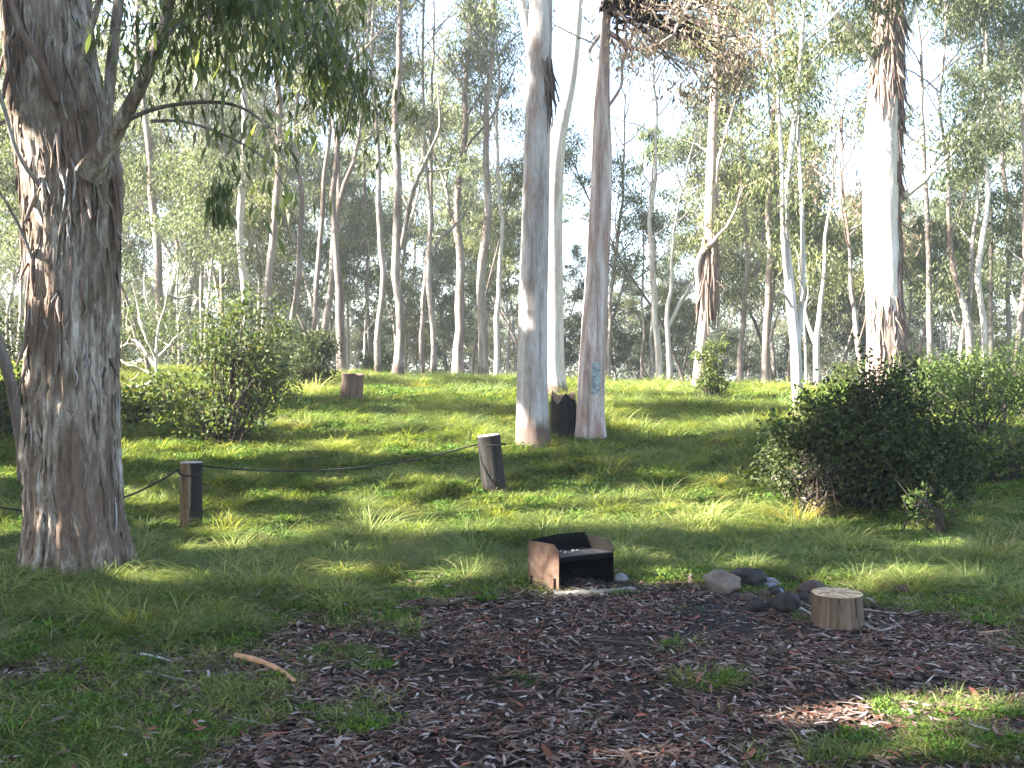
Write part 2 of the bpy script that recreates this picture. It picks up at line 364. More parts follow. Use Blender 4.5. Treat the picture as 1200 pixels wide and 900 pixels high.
def bark_disp(seed, amp, kz=1.2, ka=14, flare=0, z0=0, fh=.5, roots=5):
    def f(P, a):
        z = P[:, 2][:, None]; A = a[None, :]
        # periodic angular noise
        x = np.cos(A)*ka/6.28; y = np.sin(A)*ka/6.28
        n = fbm(x+z*kz*.15+20, y+z*kz*.6+20, seed, 4)
        n2 = vnoise(x*3+9+z*.2, y*3+z*1.2+9, seed+5)
        n3 = np.where(vnoise(x*1.6+33+0*z, y*1.6+z*kz*.9+3, seed+9) > .5, 1, -1)*.5
        fl = flare*np.exp(-np.maximum(z-z0, 0)/fh)*(1+.35*np.sin(A*roots+seed))
        return 1+amp*(n-.5)*2+amp*.5*(n2-.5)+amp*.5*n3+fl
    return f
def trunk_px(way, D, H, lean=None):
    """way: [(x, y, width)] in photo pixels from the foot up, at distance D; continued upward to height H"""
    P = [px(x, y, D) for x, y, w in way]; r = [w*D/FPX/2 for x, y, w in way]
    gz = float(g(P[0][0], D)); P[0][2] = min(P[0][2], gz-.15)
    if P[0][2] > gz-.1: P[0][2] = gz-.15
    P = [np.array([P[0][0], D, gz-.25])]+P if P[0][2] > gz-.2 else P
    r = ([r[0]]+r) if len(P) > len(r) else r
    top = P[-1]; d = P[-1]-P[-2]; d = d/np.linalg.norm(d); d = norm(d+np.array([0, 0, 1.2])); 
    if lean is not None: d = norm(d+np.array(lean))
    rem = H-(top[2]-gz)
    if rem > 1:
        for k in (1, 2, 3): P.append(top+d*rem*k/3); r.append(r[-1]*(.72))
    return np.array(P), np.array(r)
TREES = 0
def build_tree(way, D, H, label, mat=None, lmat=None, z0=.45, nl=9, Lr=3.2, nleaf=70, leaf=(.14, .034), group='gum trees around the clearing',
               sides=10, rings=26, amp=.05, flare=.25, spread=.5, extra=(), name='gum_tree', lean=None, seed=None, bare=False, cat='tree', limbs_px=(), crown=True, gap=None, maxl=2, kept=True, fh=.4, wiggle=0):
    """D distance in m; extra: extra tubes; limbs_px: [(waypoints, depth)] real limbs traced at their own distance"""
    global TREES
    TREES += 1; rng = np.random.default_rng(seed or 100+TREES)
    P, r = trunk_px(way, D, H, lean); base = np.array([P[0][0], P[0][1], float(g(P[0][0], P[0][1]))])
    PP, rr = resample(P, r, rings)
    if wiggle: PP[:, 0] += (fbm(PP[:, 2]*.45, PP[:, 2]*0+TREES, 5, 3)-.5)*.42*np.clip((PP[:, 2]-base[2])/2, 0, 1)
    root = thing(name, base, label, cat, group)
    V, F = tube(PP-base, rr, sides, bark_disp(TREES*7, amp, flare=flare, z0=0, fh=fh))
    ob('trunk', mesh('trunk', V, F, mat or B_far, True), root)
    tubes = []; tips = []
    gz = base[2]
    for wp, dd in limbs_px:
        Q = np.array([px(x, y, D+dd*k/max(1, len(wp)-1)) for k, (x, y, w) in enumerate(wp)]); q = np.array([w*D/FPX/2 for x, y, w in wp])
        QQ, qr = resample(Q, q, 14); V, F = tube(QQ-base, qr, 7, bark_disp(TREES*3+1, .06))
        ob('limb', mesh('limb', V, F, mat or B_far, True), root)
        if not bare:
            limb(rng, QQ[-1], norm(QQ[-1]-QQ[-3])+np.array([0, 0, .2]), 1.6, qr[-1], 1, tubes, tips, maxl=maxl)
            limb(rng, QQ[9], norm(QQ[9]-QQ[7])+rng.normal(size=3)*.7, 1.3, qr[9]*.6, 1, tubes, tips, maxl=maxl)
    if not bare:
        crown_from(rng, PP, rr, gz+H*z0, gz+H*.97, nl, Lr, tubes, tips, maxl=maxl)
        tips.append(PP[-1])
    for P2, r2, s in extra: tubes.append((P2, r2, s))
    tp = np.array(tips) if tips else np.zeros((0, 3))
    if gap is not None and len(tp):
        tp = tp[np.array([not gap(600+p[0]/p[1]*FPX, 450-(p[2]-EYE)/p[1]*FPX) for p in tp])]
    if kept and len(tp): tp = tp[keep(tp, spread*.8)]
    if kept: tubes = [t for t in tubes if keep(t[0][::2], .03).all() or t[2] > 4]
    if tubes: ob('branches', tubes_mesh('branches', tubes, mat or B_far, base), root)['kind'] = 'stuff'
    if len(tp):
        V, F = leafV(tp-base, nleaf, spread*(.6+.8*rng.random(len(tp))), leaf[0], leaf[1], rng, .9, flat=.65)
        ob('crown', mesh('crown', V, F, lmat or L_gum), root)['kind'] = 'stuff'
    return root, base, PP, rr, tp
def skygap(x, y):
    """parts of the sky that no crown near the clearing reaches into"""
    return (655 < x < 830 and -60 < y < 250 and not (x > 720 and y < 75)) or (480 < x < 545 and y < 130) or (955 < x < 1012 and 60 < y < 300) or (1062 < x < 1120 and 60 < y < 150)

# ================================================================ the big shaggy tree on the left
def big_tree():
    D = 8.2; rng = np.random.default_rng(5)
    way = [(92, 672, 118), (90, 640, 108), (88, 600, 101), (86, 540, 99), (85, 450, 98), (87, 360, 95), (87, 280, 96), (84, 215, 104), (74, 150, 104), (62, 80, 96), (54, 0, 92), (44, -120, 80), (30, -260, 62)]
    P = np.array([px(x, y, D) for x, y, w in way]); r = np.array([w*D/FPX/2 for x, y, w in way])
    gz = float(g(P[0][0], D)); P[0][2] = gz-.2; base = np.array([P[0][0], D, gz])
    PP, rr = resample(P, r, 230)
    root = thing('big_gum_tree', base, 'massive old gum tree with shaggy peeling grey brown bark and a thick low limb', 'tree')
    def disp(P, a):
        z = P[:, 2][:, None]; A = a[None, :]; x = np.cos(A)*6.2; y = np.sin(A)*6.2
        n = fbm(x+z*.4+20, y+z*1.3+20, 3, 5)                       # long streaks
        n4 = fbm(x*3+z*.9+7, y*3-z*1.1+7, 8, 3)
        s = vnoise(x*2.1+50, y*2.1+z*3.6+9, 31); s2 = vnoise(x*2.9+80+z*.3, y*2.9+z*5.2, 37)
        strip = (s > .55)*.04+(s2 > .58)*.035                         # lifted bark strips
        fl = .13*np.exp(-z/.16)*(1+.45*np.sin(A*5+1)+.3*np.sin(A*3))+.03*np.exp(-z/.5)
        return 1+(n-.5)*.22+(n4-.5)*.09+strip+np.maximum(fl, 0)
    V, F = tube(PP-base, rr, 150, disp)
    ob('trunk', mesh('trunk', V, F, B_big, False), root)
    tubes = []; tips = []
    def real(wp, d0, d1, nm='limb', n=22, s=12, m=B_big):
        Q = np.array([px(x, y, d0+(d1-d0)*k/(len(wp)-1)) for k, (x, y, w) in enumerate(wp)]); q = np.array([w*d0/FPX/2 for x, y, w in wp])
        QQ, qr = resample(Q, q, n); V, F = tube(QQ-base, qr, s, bark_disp(7, .07)); ob(nm, mesh(nm, V, F, m, True), root); return QQ, qr
    lim, lr = real([(104, 205, 34), (118, 180, 24), (145, 140, 18), (168, 95, 15), (186, 55, 13), (198, 15, 11), (206, -50, 9), (225, -140, 7)], 7.85, 7.3)
    real([(112, 225, 14), (125, 150, 13), (130, 80, 13), (138, 10, 12), (150, -80, 10)], 8.35, 8.9)
    real([(100, 130, 10), (92, 70, 8), (112, 20, 7), (125, -30, 5)], 7.85, 7.6)
    b1, r1 = real([(150, 140, 6), (175, 128, 5), (210, 121, 4.5), (262, 118, 4), (300, 132, 3.2), (330, 168, 2.4)], 7.7, 7.0, 'branch', 20, 6, B_grey)
    b2, r2 = real([(178, 142, 4), (215, 140, 3.4), (270, 160, 3), (320, 190, 2.2), (336, 225, 1.4)], 7.7, 7.2, 'branch', 18, 6, B_grey)
    real([(56, 228, 6), (38, 208, 6), (18, 180, 5), (4, 120, 5), (-20, 60, 4)], 7.9, 7.5, 'branch', 16, 6, B_grey)
    real([(46, 330, 5), (34, 290, 4), (18, 255, 4), (-6, 215, 3)], 7.95, 7.7, 'branch', 14, 6, B_grey)
    real([(10, 0, 9), (24, 40, 10), (48, 70, 11), (66, 120, 10)][::-1], 7.75, 7.5, 'branch', 14, 8, B_rag)
    # loose strips of bark hanging from the trunk
    hm = MB()
    for k in range(46):
        z = rng.uniform(1.7, 5.5); a = rng.uniform(np.pi*1.0, np.pi*2.0)
        c = np.array([np.interp(z, PP[:, 2], PP[:, i]) for i in range(3)]); rad = np.interp(z, PP[:, 2], rr)
        o = np.array([math.cos(a), math.sin(a), 0]); L = rng.uniform(.12, .42); w = rng.uniform(.012, .03)
        pts = np.array([c+o*(rad*1.03), c+o*(rad*1.1+.01)-[0, 0, L*.4], c+o*(rad*1.06+rng.uniform(.0, .08))-[rng.normal()*.02, 0, L]])
        QQ, qr = resample(pts, [w, w*.9, w*.3], 6); V, F = tube(QQ-base, qr, 4); V[:, :] = V; hm.add(V, F)
    o = ob('bark_strips', hm.mesh('bark_strips', B_rag, True), root); o['kind'] = 'stuff'
    for nm, mat_, cnt, w0, w1 in (('bark_ribbons', B_big, 330, .006, .016), ('dark_bark_ribbons', B_dark, 90, .004, .009), ('pale_bark_ribbons', B_gum, 110, .005, .013)):
        hm = MB()
        for k in range(cnt):
            z = rng.uniform(.05, 5.2); a = rng.uniform(np.pi*.95, np.pi*2.05)
            rad = np.interp(z, PP[:, 2], rr)*rng.uniform(1.03, 1.07)+.13*rr[0]*math.exp(-max(z-base[2], 0)/.16); L = rng.uniform(.06, .38); w = rng.uniform(w0, w1); q_ = []
            for t in np.linspace(0, 1, 5):
                zz = z-L*t; c = np.array([np.interp(zz, PP[:, 2], PP[:, i]) for i in range(3)]); aa = a+.05*math.sin(t*4+k); q_.append(np.array([c[0]+math.cos(aa)*(rad+.012*t*t), c[1]+math.sin(aa)*(rad+.012*t*t), zz]))
            hm.add(*tube(np.array(q_)-base, w*np.array([.3, 1, .9, .8, .2]), 4))
        o = ob(nm, hm.mesh(nm, mat_, False), root); o['kind'] = 'stuff'
    # leafy boughs that hang into the top left of the view
    def bough(x0, y0, x1, y1, d0, d1, n):
        a = px(x0, y0, d0); b = px(x1, y1, d1); mid = (a+b)/2+np.array([0, 0, .25])
        Q, q = resample([a, mid, b], [.03, .02, .006], 14); tubes.append((Q, q, 5))
        for k in range(n):
            t = .25+.75*(k+rng.random())/n; p = Q[min(int(t*13), 13)]; L = rng.uniform(.15, .55)
            e = p+np.array([rng.normal()*.25, rng.normal()*.3, -L*.7]); tubes.append((resample([p, (p+e)/2+[0, 0, .06], e], [.006, .004, .002], 5)[0], np.linspace(.006, .002, 5), 3)); tips.append(e); tips.append((p+e)/2)
    bough(206, -60, 250, 40, 7.3, 6.8, 12); bough(220, -120, 330, 60, 7.4, 7.2, 16); bough(240, -150, 370, 90, 7.8, 8.2, 13)
    bough(230, -130, 300, 10, 7.2, 6.7, 12); bough(186, 55, 235, 60, 7.3, 7.5, 7)
    bough(300, -100, 420, 110, 7.9, 8.2, 16); bough(150, -80, 170, 60, 8.8, 9.2, 10); bough(250, -60, 340, 90, 8.4, 9.0, 8)
    bough(300, -60, 385, 90, 7.8, 7.9, 14); bough(350, -20, 420, 120, 7.7, 7.9, 14); bough(380, 20, 405, 140, 8.2, 8.3, 12); bough(-60, -90, 20, 60, 8.6, 9.4, 9); bough(60, -140, 150, 20, 9.0, 9.6, 12); bough(130, 60, 205, 30, 8.3, 8.7, 7); bough(160, -100, 280, 70, 8.6, 8.9, 12); bough(200, -140, 240, 90, 9.0, 9.4, 12)
    for p in (b1[8], b1[12], b1[17], b1[-1], b2[-1], b2[12]):
        for k in range(2): tips.append(p+rng.normal(size=3)*.08-[0, 0, .08])
    hang = [b2[-1]-[0, 0, .12]]                    # the dark tuft that hangs on its own
    cl = px(259, 215, 7.1); tubes.append((np.array([px(300, 150, 7.1), px(275, 170, 7.1), px(258, 188, 7.1), px(258, 215, 7.1)]), np.array([.005, .004, .003, .002]), 4))
    crown_from(rng, PP, rr, 5.5, 10.5, 9, 4.2, tubes, tips)
    tp = np.array(tips); tp = tp[keep(tp, .12)]; tubes2 = [t for t in tubes if keep(t[0][-1:], .03)[0]]
    o = ob('twigs', tubes_mesh('twigs', tubes2, B_grey, base), root); o['kind'] = 'stuff'
    inview = np.array([(450-(p[2]-EYE)/p[1]*FPX) > -80 for p in tp])
    V, F = leafV(tp[inview]-base, 11, .19, .12, .027, rng, 1.7, .9)
    V3, F3 = leafV(np.array([cl, cl-[0, 0, .1], cl-[0, 0, .2]])-base, 26, .075, .12, .032, rng, 1.9, 1.0)
    m2 = MB().add(V, F).add(V3, F3)
    V2, F2 = leafV(tp[~inview]-base, 130, .42, .17, .045, rng, 1.2)
    m2.add(V2, F2)
    o = ob('crown', m2.mesh('crown', L_near, False), root); o['kind'] = 'stuff'
    # nearest leaves, one by one, on shared meshes
    lms = []
    for k in range(4):
        L = .14; w = .034; zz = np.linspace(0, 1, 5); cv = (rng.random()-.5)*.25
        c = np.stack([cv*L*np.sin(zz*3), 0*zz, -zz*L], 1); hw = w*.5*np.sin(np.clip(zz*1.05+.02, 0, 1)*np.pi)**.7
        V = np.vstack([c+np.stack([hw, hw*.3, 0*hw], 1), c-np.stack([hw, -hw*.3, 0*hw], 1)]); F = [[i, i+1, i+6, i+5] for i in range(4)]
        lms.append(mesh('leaf', V, F, L_near, True))
    near = tp[inview]; near = near[np.argsort(near[:, 1])][:60]
    for k in range(240):
        p = near[k % len(near)]+rng.normal(size=3)*[.13, .1, .16]
        o = ob('leaf', lms[k % 4], root, p-base); o.rotation_euler = (rng.normal()*.35, rng.normal()*.35, rng.random()*6.28)
big_tree()

# ================================================================ trees one can tell apart
GA = 'gum trees standing in and around the clearing'
# the twin trunks in the middle
_, cb, cP, cr, _t = build_tree([(625, 524, 44), (624, 505, 38), (623, 450, 36), (625, 360, 34), (628, 240, 32), (631, 120, 30), (634, 0, 27), (636, -120, 25)], 14.6, 15,
    'straight smooth grey gum trunk standing before its paler twin in mid clearing', B_gum, z0=.72, nl=9, Lr=3.2, nleaf=60, group=GA, sides=40, rings=110, amp=.035, flare=.08, fh=.25, name='gum_tree')
gum1 = _
build_tree([(649, 470, 30), (648, 430, 25), (648, 350, 25), (647, 240, 24), (648, 190, 24), (655, 150, 18), (667, 110, 15), (673, 60, 13), (678, 0, 11), (684, -80, 10)], 21, 18,
    'pale gum tree close behind the smooth grey trunk, bending right higher up', B_white, z0=.74, nl=7, Lr=3, group=GA, sides=24, rings=80, amp=.04, limbs_px=[([(646, 190, 16), (637, 130, 13), (622, 60, 12), (608, -10, 11), (600, -60, 9)], .5)], gap=skygap)
build_tree([(692, 514, 40), (691, 490, 33), (694, 420, 31), (699, 340, 28), (704, 250, 26), (706, 180, 24), (704, 130, 20), (709, 60, 12), (711, 0, 10), (714, -100, 9)], 15, 14,
    'pinkish brown leaning gum trunk with a pale blue painted patch low on it', B_pink, z0=.66, nl=5, Lr=2.6, lmat=L_brown, nleaf=80, group=GA, sides=32, rings=100, amp=.04, flare=.06, fh=.25,
    limbs_px=[([(711, 128, 4), (722, 112, 3.5), (731, 98, 3.5), (727, 80, 4), (735, 55, 4), (742, 40, 5)], .2), ([(710, 35, 6), (728, 48, 6), (748, 62, 5), (768, 55, 4), (790, 40, 3)], -.4), ([(710, 20, 7), (735, 8, 6), (765, -5, 5)], .6), ([(711, 30, 6), (700, 45, 5), (690, 60, 3)], .2)])
# painted patch on the pink trunk and loose details
def brown_canopy():
    rng = np.random.default_rng(77)
    root = bpy.data.objects['gum_tree.002'] if 'gum_tree.002' in bpy.data.objects else None
    b = np.array(root.location); C = []; tb = []
    for k in range(60):
        x = rng.uniform(715, 905); y = rng.uniform(-60, 95)+(x-800)*.12
        C.append(px(x, y, rng.uniform(13.6, 16)))
        tb.append((np.array([px(712, 10, 15), px((x+712)/2, y*.6-20, 14.8), C[-1]]), np.array([.03, .018, .006]), 4))
    C = np.array(C); kp = keep(C, .2); C = C[kp]
    V, F = leafV(C-b, 52, .4, .10, .018, rng, 1.1); o = ob('dead_foliage', mesh('dead_foliage', V, F, L_brown), root); o['kind'] = 'stuff'
    o = ob('twigs', tubes_mesh('twigs', [(resample(*t[:2], 8)[0]+rng.normal(size=(8, 3))*.05, np.linspace(.03, .006, 8), 4) for t, q in zip(tb, kp) if q], B_dark, b), root); o['kind'] = 'stuff'
    # blue patch: a curved skin just outside the bark
    m = MB(); z = np.linspace(0, 1, 9)
    a = np.linspace(R(262), R(300), 6)
    Pm = np.array([px(693.5-(yy-470)*.03, yy, 15) for yy in np.linspace(462, 425, 9)])
    rad = .205
    V = np.array([[p[0]+rad*math.cos(t)*(1.0), p[1]+rad*math.sin(t), p[2]+.01*math.sin(t*9+i)] for i, p in enumerate(Pm) for t in a])
    F = [[i*6+j, i*6+j+1, i*6+j+7, i*6+j+6] for i in range(8) for j in range(5)]
    ob('blue_mark', m.add(V-b, F).mesh('blue_mark', solid('faded_blue_paint', (.27, .32, .32), .85, .7, 22), True), root)
brown_canopy()
# the big white tree on the right
_, wb, wP, wr, _t = build_tree([(1039, 480, 50), (1039, 455, 46), (1038, 400, 42), (1035, 340, 40), (1033, 280, 40), (1032, 220, 41), (1034, 160, 41), (1038, 100, 37), (1040, 40, 33), (1041, -20, 30), (1042, -90, 26)], 20, 20,
    'huge white gum tree behind the dark bush, with ragged brown bark hanging under its crown', B_huge, z0=.68, nl=9, Lr=3.6, group=GA, sides=60, rings=120, amp=.045, flare=.12, fh=.8,
    limbs_px=[([(1028, 95, 12), (1018, 70, 11), (1008, 45, 10), (995, 28, 9), (975, 15, 7), (955, -20, 6)], -.6), ([(1050, 238, 10), (1065, 225, 9), (1084, 211, 7)], -.4), ([(1046, 60, 8), (1062, 35, 8), (1075, 0, 7), (1085, -50, 6)], .5)], gap=skygap)
white_root = _
def ragged(root, P, r, ya, yb, D, n, L, seed, side=None, mat=B_rag, w=(.02, .06), fl=1):
    rng = np.random.default_rng(seed); b = np.array(root.location); m = MB()
    za = EYE-(yb-450)/FPX*D; zb = EYE-(ya-450)/FPX*D
    for k in range(n):
        z = rng.uniform(za, zb); a = rng.uniform(np.pi, 2*np.pi) if side is None else R(rng.normal(side[0], side[1]))
        c = np.array([np.interp(z, P[:, 2], P[:, i]) for i in range(3)]); rad = np.interp(z, P[:, 2], r)
        o = np.array([math.cos(a), math.sin(a), 0]); l = rng.uniform(*L); ww = rng.uniform(*w); dr = rng.uniform(.0, .08)*(1+3*(rng.random() < .12))*fl
        Q = np.array([c+o*rad*1.0, c+o*(rad*1.03+.03*fl)-[0, 0, l*.35], c+o*(rad*1.02+dr)-[rng.normal()*.08, 0, l]])
        QQ, qr = resample(Q, [ww, ww*.9, ww*.2], 7); m.add(*tube(QQ-b, qr, 4))
    o = ob('hanging_bark', m.mesh('hanging_bark', mat, True), root); o['kind'] = 'stuff'
ragged(white_root, wP, wr, -30, 108, 20, 260, (.3, .95), 3, w=(.008, .028))
ragged(white_root, wP, wr, 100, 420, 20, 150, (.3, .9), 4, side=(-33, 9), w=(.008, .03), fl=.25)
ragged(white_root, wP, wr, 345, 440, 20, 60, (.2, .7), 41, side=(-80, 35), w=(.008, .022))
ragged(gum1, cP, cr, 68, 110, 14.6, 26, (.3, .9), 5, side=(-40, 22), mat=B_grey, w=(.008, .02))

# other trees: (way, D, H, label, kwargs)
T = [
 ([(28, 566, 15), (26, 520, 15), (20, 470, 15), (12, 420, 15), (0, 365, 14), (-18, 300, 12), (-40, 200, 10)], 12.3, 9, 'thin dark leaning trunk seen just left of the massive shaggy tree', dict(mat=B_grey, group=GA)),
 ([(36, 470, 9), (34, 400, 9), (37, 330, 9), (33, 250, 8), (30, 120, 7)], 26, 15, 'slim dark trunk showing along the edge of the massive shaggy tree', dict(mat=B_dark)),
 ([(183, 448, 13), (187, 380, 12), (190, 300, 12), (186, 250, 11), (176, 190, 10), (166, 140, 9), (160, 60, 8)], 29, 17, 'grey trunk bending left beside the massive shaggy tree, above the leafless twisted shrub', dict(mat=B_grey, Lr=4)),
 ([(236, 446, 6), (233, 400, 6), (236, 330, 6), (238, 250, 5), (240, 150, 5)], 34, 15, 'very thin pale trunk rising out of the leafy left shrub', dict()),
 ([(224, 448, 5), (222, 380, 5), (226, 300, 4), (240, 220, 4)], 38, 13, 'whitish sapling trunk low behind the leafy left shrub', dict()),
 ([(288, 446, 11), (286, 380, 11), (285, 300, 11), (286, 220, 10), (285, 130, 9), (282, 40, 8)], 30, 19, 'tall sun whitened trunk above the leafy left shrub', dict(mat=B_white, Lr=3.4)),
 ([(321, 446, 12), (320, 380, 11), (316, 300, 11), (320, 230, 10), (326, 160, 9), (320, 60, 8)], 31, 18, 'dark slightly wavy trunk between the sun whitened trunk and the low thicket', dict(mat=B_grey, Lr=3.6)),
 ([(332, 444, 10), (336, 400, 9), (344, 350, 9), (350, 300, 8), (352, 230, 7), (350, 150, 6)], 30, 16, 'slender trunk with white foot leaning right out of the thicket', dict()),
 ([(362, 444, 9), (363, 400, 8), (368, 330, 8), (372, 260, 7), (382, 200, 6)], 31, 16, 'narrow white footed trunk in the cluster behind the round thicket', dict()),
 ([(376, 442, 10), (378, 380, 10), (384, 320, 9), (392, 280, 9), (402, 230, 8), (415, 185, 6), (425, 120, 5)], 29, 16, 'forking pale trunk curving right above the round thicket', dict(limbs_px=[([(392, 280, 7), (398, 240, 6), (396, 190, 5), (390, 140, 4)], .6)])),
 ([(402, 446, 15), (400, 410, 13), (396, 370, 12), (390, 335, 11), (388, 300, 9), (392, 220, 8)], 27.5, 16, 'grey trunk right behind the dark cut stump on the ridge', dict(mat=B_grey)),
 ([(432, 446, 6), (433, 400, 6), (432, 340, 5), (430, 260, 5)], 36, 15, 'faint thin trunk just left of the white footed trunk on the ridge', dict()),
 ([(443, 447, 10), (443, 400, 9), (445, 330, 9), (446, 260, 8), (444, 200, 7), (440, 150, 6)], 28.5, 16, 'slim white footed trunk left of the tall brown footed trunk on the ridge', dict(mat=B_far, Lr=2.6)),
 ([(465, 448, 20), (466, 425, 15), (468, 380, 13), (467, 310, 12), (464, 260, 12), (466, 190, 11), (470, 100, 10), (469, 0, 8), (470, -60, 8)], 27, 19, 'tall pale trunk with brown foot and one dark bough reaching right on the ridge', dict(mat=B_far, Lr=3.0, z0=.6, limbs_px=[([(470, 292, 7), (476, 265, 6), (479, 240, 6), (487, 215, 5), (500, 185, 4), (512, 160, 3)], -.8)])),
 ([(496, 447, 7), (496, 400, 7), (498, 350, 7), (501, 300, 6), (503, 240, 5)], 33, 15, 'left one of a close pair of thin trunks on the ridge', dict()),
 ([(508, 447, 9), (507, 400, 8), (508, 340, 8), (507, 300, 8), (505, 270, 6), (502, 200, 5)], 31, 16, 'right one of a close pair of thin trunks on the ridge, forked halfway', dict(limbs_px=[([(508, 300, 5), (514, 280, 4), (528, 270, 4)], .3)])),
 ([(536, 448, 20), (536, 420, 15), (537, 350, 13), (540, 290, 11), (536, 240, 10), (541, 180, 9), (545, 100, 8)], 33, 17, 'dull brown thick trunk under a flat dark crown, midway on the ridge', dict(mat=B_grey, Lr=3.4, limbs_px=[([(537, 290, 5), (528, 250, 4), (522, 215, 4), (512, 190, 3)], .5)])),
 ([(566, 450, 16), (567, 420, 13), (570, 370, 13), (569, 330, 12), (570, 290, 13), (573, 240, 11), (571, 190, 9), (574, 100, 7)], 30, 16, 'pale knobbly trunk on the ridge left of the smooth grey trunk', dict(mat=B_far, Lr=3)),
 ([(582, 451, 8), (581, 400, 8), (584, 360, 7), (585, 300, 6), (584, 220, 5)], 32, 15, 'thin white trunk nearest the left side of the smooth grey trunk', dict(mat=B_white)),
 ([(713, 452, 7), (712, 410, 7), (714, 370, 6), (716, 320, 6), (722, 280, 5)], 34, 10, 'thin pale trunk just right of the pinkish brown leaning trunk', dict(limbs_px=[([(714, 390, 4), (722, 360, 4), (730, 335, 3)], .2)], gap=skygap, Lr=2.2)),
 ([(752, 452, 5), (755, 430, 4), (753, 410, 4), (758, 385, 4), (754, 350, 3)], 37, 8, 'small crooked pale sapling on the ridge right of the leaning trunk', dict(Lr=2, nl=5, gap=skygap)),
 ([(773, 456, 10), (774, 420, 10), (771, 380, 9), (769, 350, 9), (766, 310, 8), (768, 260, 6)], 31, 11, 'left one of two sunlit white trunks on the ridge beyond the leaning trunk', dict(mat=B_white, Lr=2.4, gap=skygap)),
 ([(785, 456, 7), (784, 420, 7), (781, 385, 7), (776, 360, 6), (779, 330, 5), (790, 300, 4)], 30, 11, 'right one of two sunlit white trunks on the ridge, with a forked top', dict(mat=B_white, Lr=2.2, gap=skygap, limbs_px=[([(782, 385, 5), (792, 365, 5), (802, 345, 4), (812, 335, 3)], .3)])),
 ([(868, 452, 9), (870, 400, 8), (876, 360, 8), (880, 330, 8), (884, 300, 8), (877, 260, 6), (870, 200, 5)], 32, 15, 'slender trunk forking like a Y left of the wavy white tree', dict(mat=B_grey, limbs_px=[([(883, 325, 6), (892, 300, 6), (896, 270, 5), (904, 230, 4)], .5)])),
 ([(898, 458, 13), (898, 420, 10), (899, 380, 10), (898, 330, 10), (901, 280, 9), (904, 220, 8), (905, 140, 7)], 29, 17, 'dark footed trunk next to the left of the wavy white tree', dict(mat=B_grey, Lr=3.4)),
 ([(958, 462, 9), (958, 430, 9), (957, 405, 9), (962, 385, 8), (966, 350, 6)], 27, 9, 'low white tree with a Y fork left of the huge white trunk', dict(mat=B_white, Lr=2.2, limbs_px=[([(957, 405, 6), (950, 390, 5), (944, 370, 4), (940, 345, 3)], .2)], z0=.55)),
 ([(1012, 464, 9), (1010, 440, 9), (1004, 410, 9), (999, 385, 8), (996, 350, 6)], 25, 7, 'dark short trunk leaning left against the huge white trunk', dict(mat=B_grey, Lr=2, z0=.5, lmat=L_brown)),
 ([(1091, 470, 11), (1090, 430, 9), (1087, 380, 9), (1085, 330, 8), (1082, 270, 7), (1078, 200, 6)], 29, 15, 'straight thin trunk just right of the huge white trunk', dict(mat=B_far)),
 ([(1137, 470, 12), (1136, 430, 12), (1133, 370, 10), (1126, 340, 9), (1116, 310, 8), (1110, 270, 6), (1108, 220, 5)], 27, 13, 'pale trunk bending sharply left above the right hand shrubs', dict(mat=B_far, limbs_px=[([(1124, 425, 6), (1127, 395, 5), (1131, 370, 4)], .2), ([(1133, 370, 7), (1140, 330, 6), (1138, 290, 5), (1145, 250, 4)], .4)])),
 ([(1152, 470, 10), (1152, 430, 10), (1151, 370, 9), (1150, 320, 8), (1152, 260, 7)], 27, 14, 'upright bluish white trunk under ragged brown twigs near the right edge', dict(mat=B_white, lmat=L_gum, z0=.4)),
 ([(1163, 470, 7), (1162, 420, 7), (1160, 360, 6), (1158, 300, 5)], 30, 14, 'thin pale trunk close beside the upright bluish white one', dict()),
 ([(1181, 470, 11), (1184, 430, 11), (1190, 390, 10), (1197, 350, 9), (1202, 300, 8), (1204, 200, 7)], 26, 15, 'trunk leaning right at the far right edge of the photo', dict(mat=B_far, Lr=3)),
 ([(1178, 458, 7), (1183, 380, 7), (1184, 300, 7), (1180, 240, 7), (1176, 170, 6), (1172, 80, 5)], 33, 18, 'tall thin trunk with a blue green crown near the right edge', dict(mat=B_far, Lr=3.4, z0=.5)),
 ([(765, 452, 4), (766, 400, 4), (765, 300, 5), (766, 220, 5), (765, 175, 5)], 40, 12.5, 'distant lone stem carrying a small dark tuft against the bright sky', dict(mat=B_white, bare=True)),
 ([(66, 452, 8), (64, 300, 8), (60, 150, 7)], 30, 17, 'trunk wholly behind the massive shaggy tree', None),
 ([(205, 447, 7), (200, 380, 7), (206, 300, 6), (212, 200, 5)], 36, 16, 'dim grey trunk between the leafless twisted shrub and the leafy shrub', dict(mat=B_grey)),
 ([(258, 446, 8), (257, 380, 7), (260, 300, 7), (262, 180, 6)], 35, 18, 'dim trunk behind the crown of the leafy left shrub', dict(mat=B_grey)),
 ([(300, 446, 6), (302, 380, 6), (303, 300, 5), (308, 180, 5)], 37, 17, 'thin trunk close on the right of the tall sun whitened trunk', dict()),
]
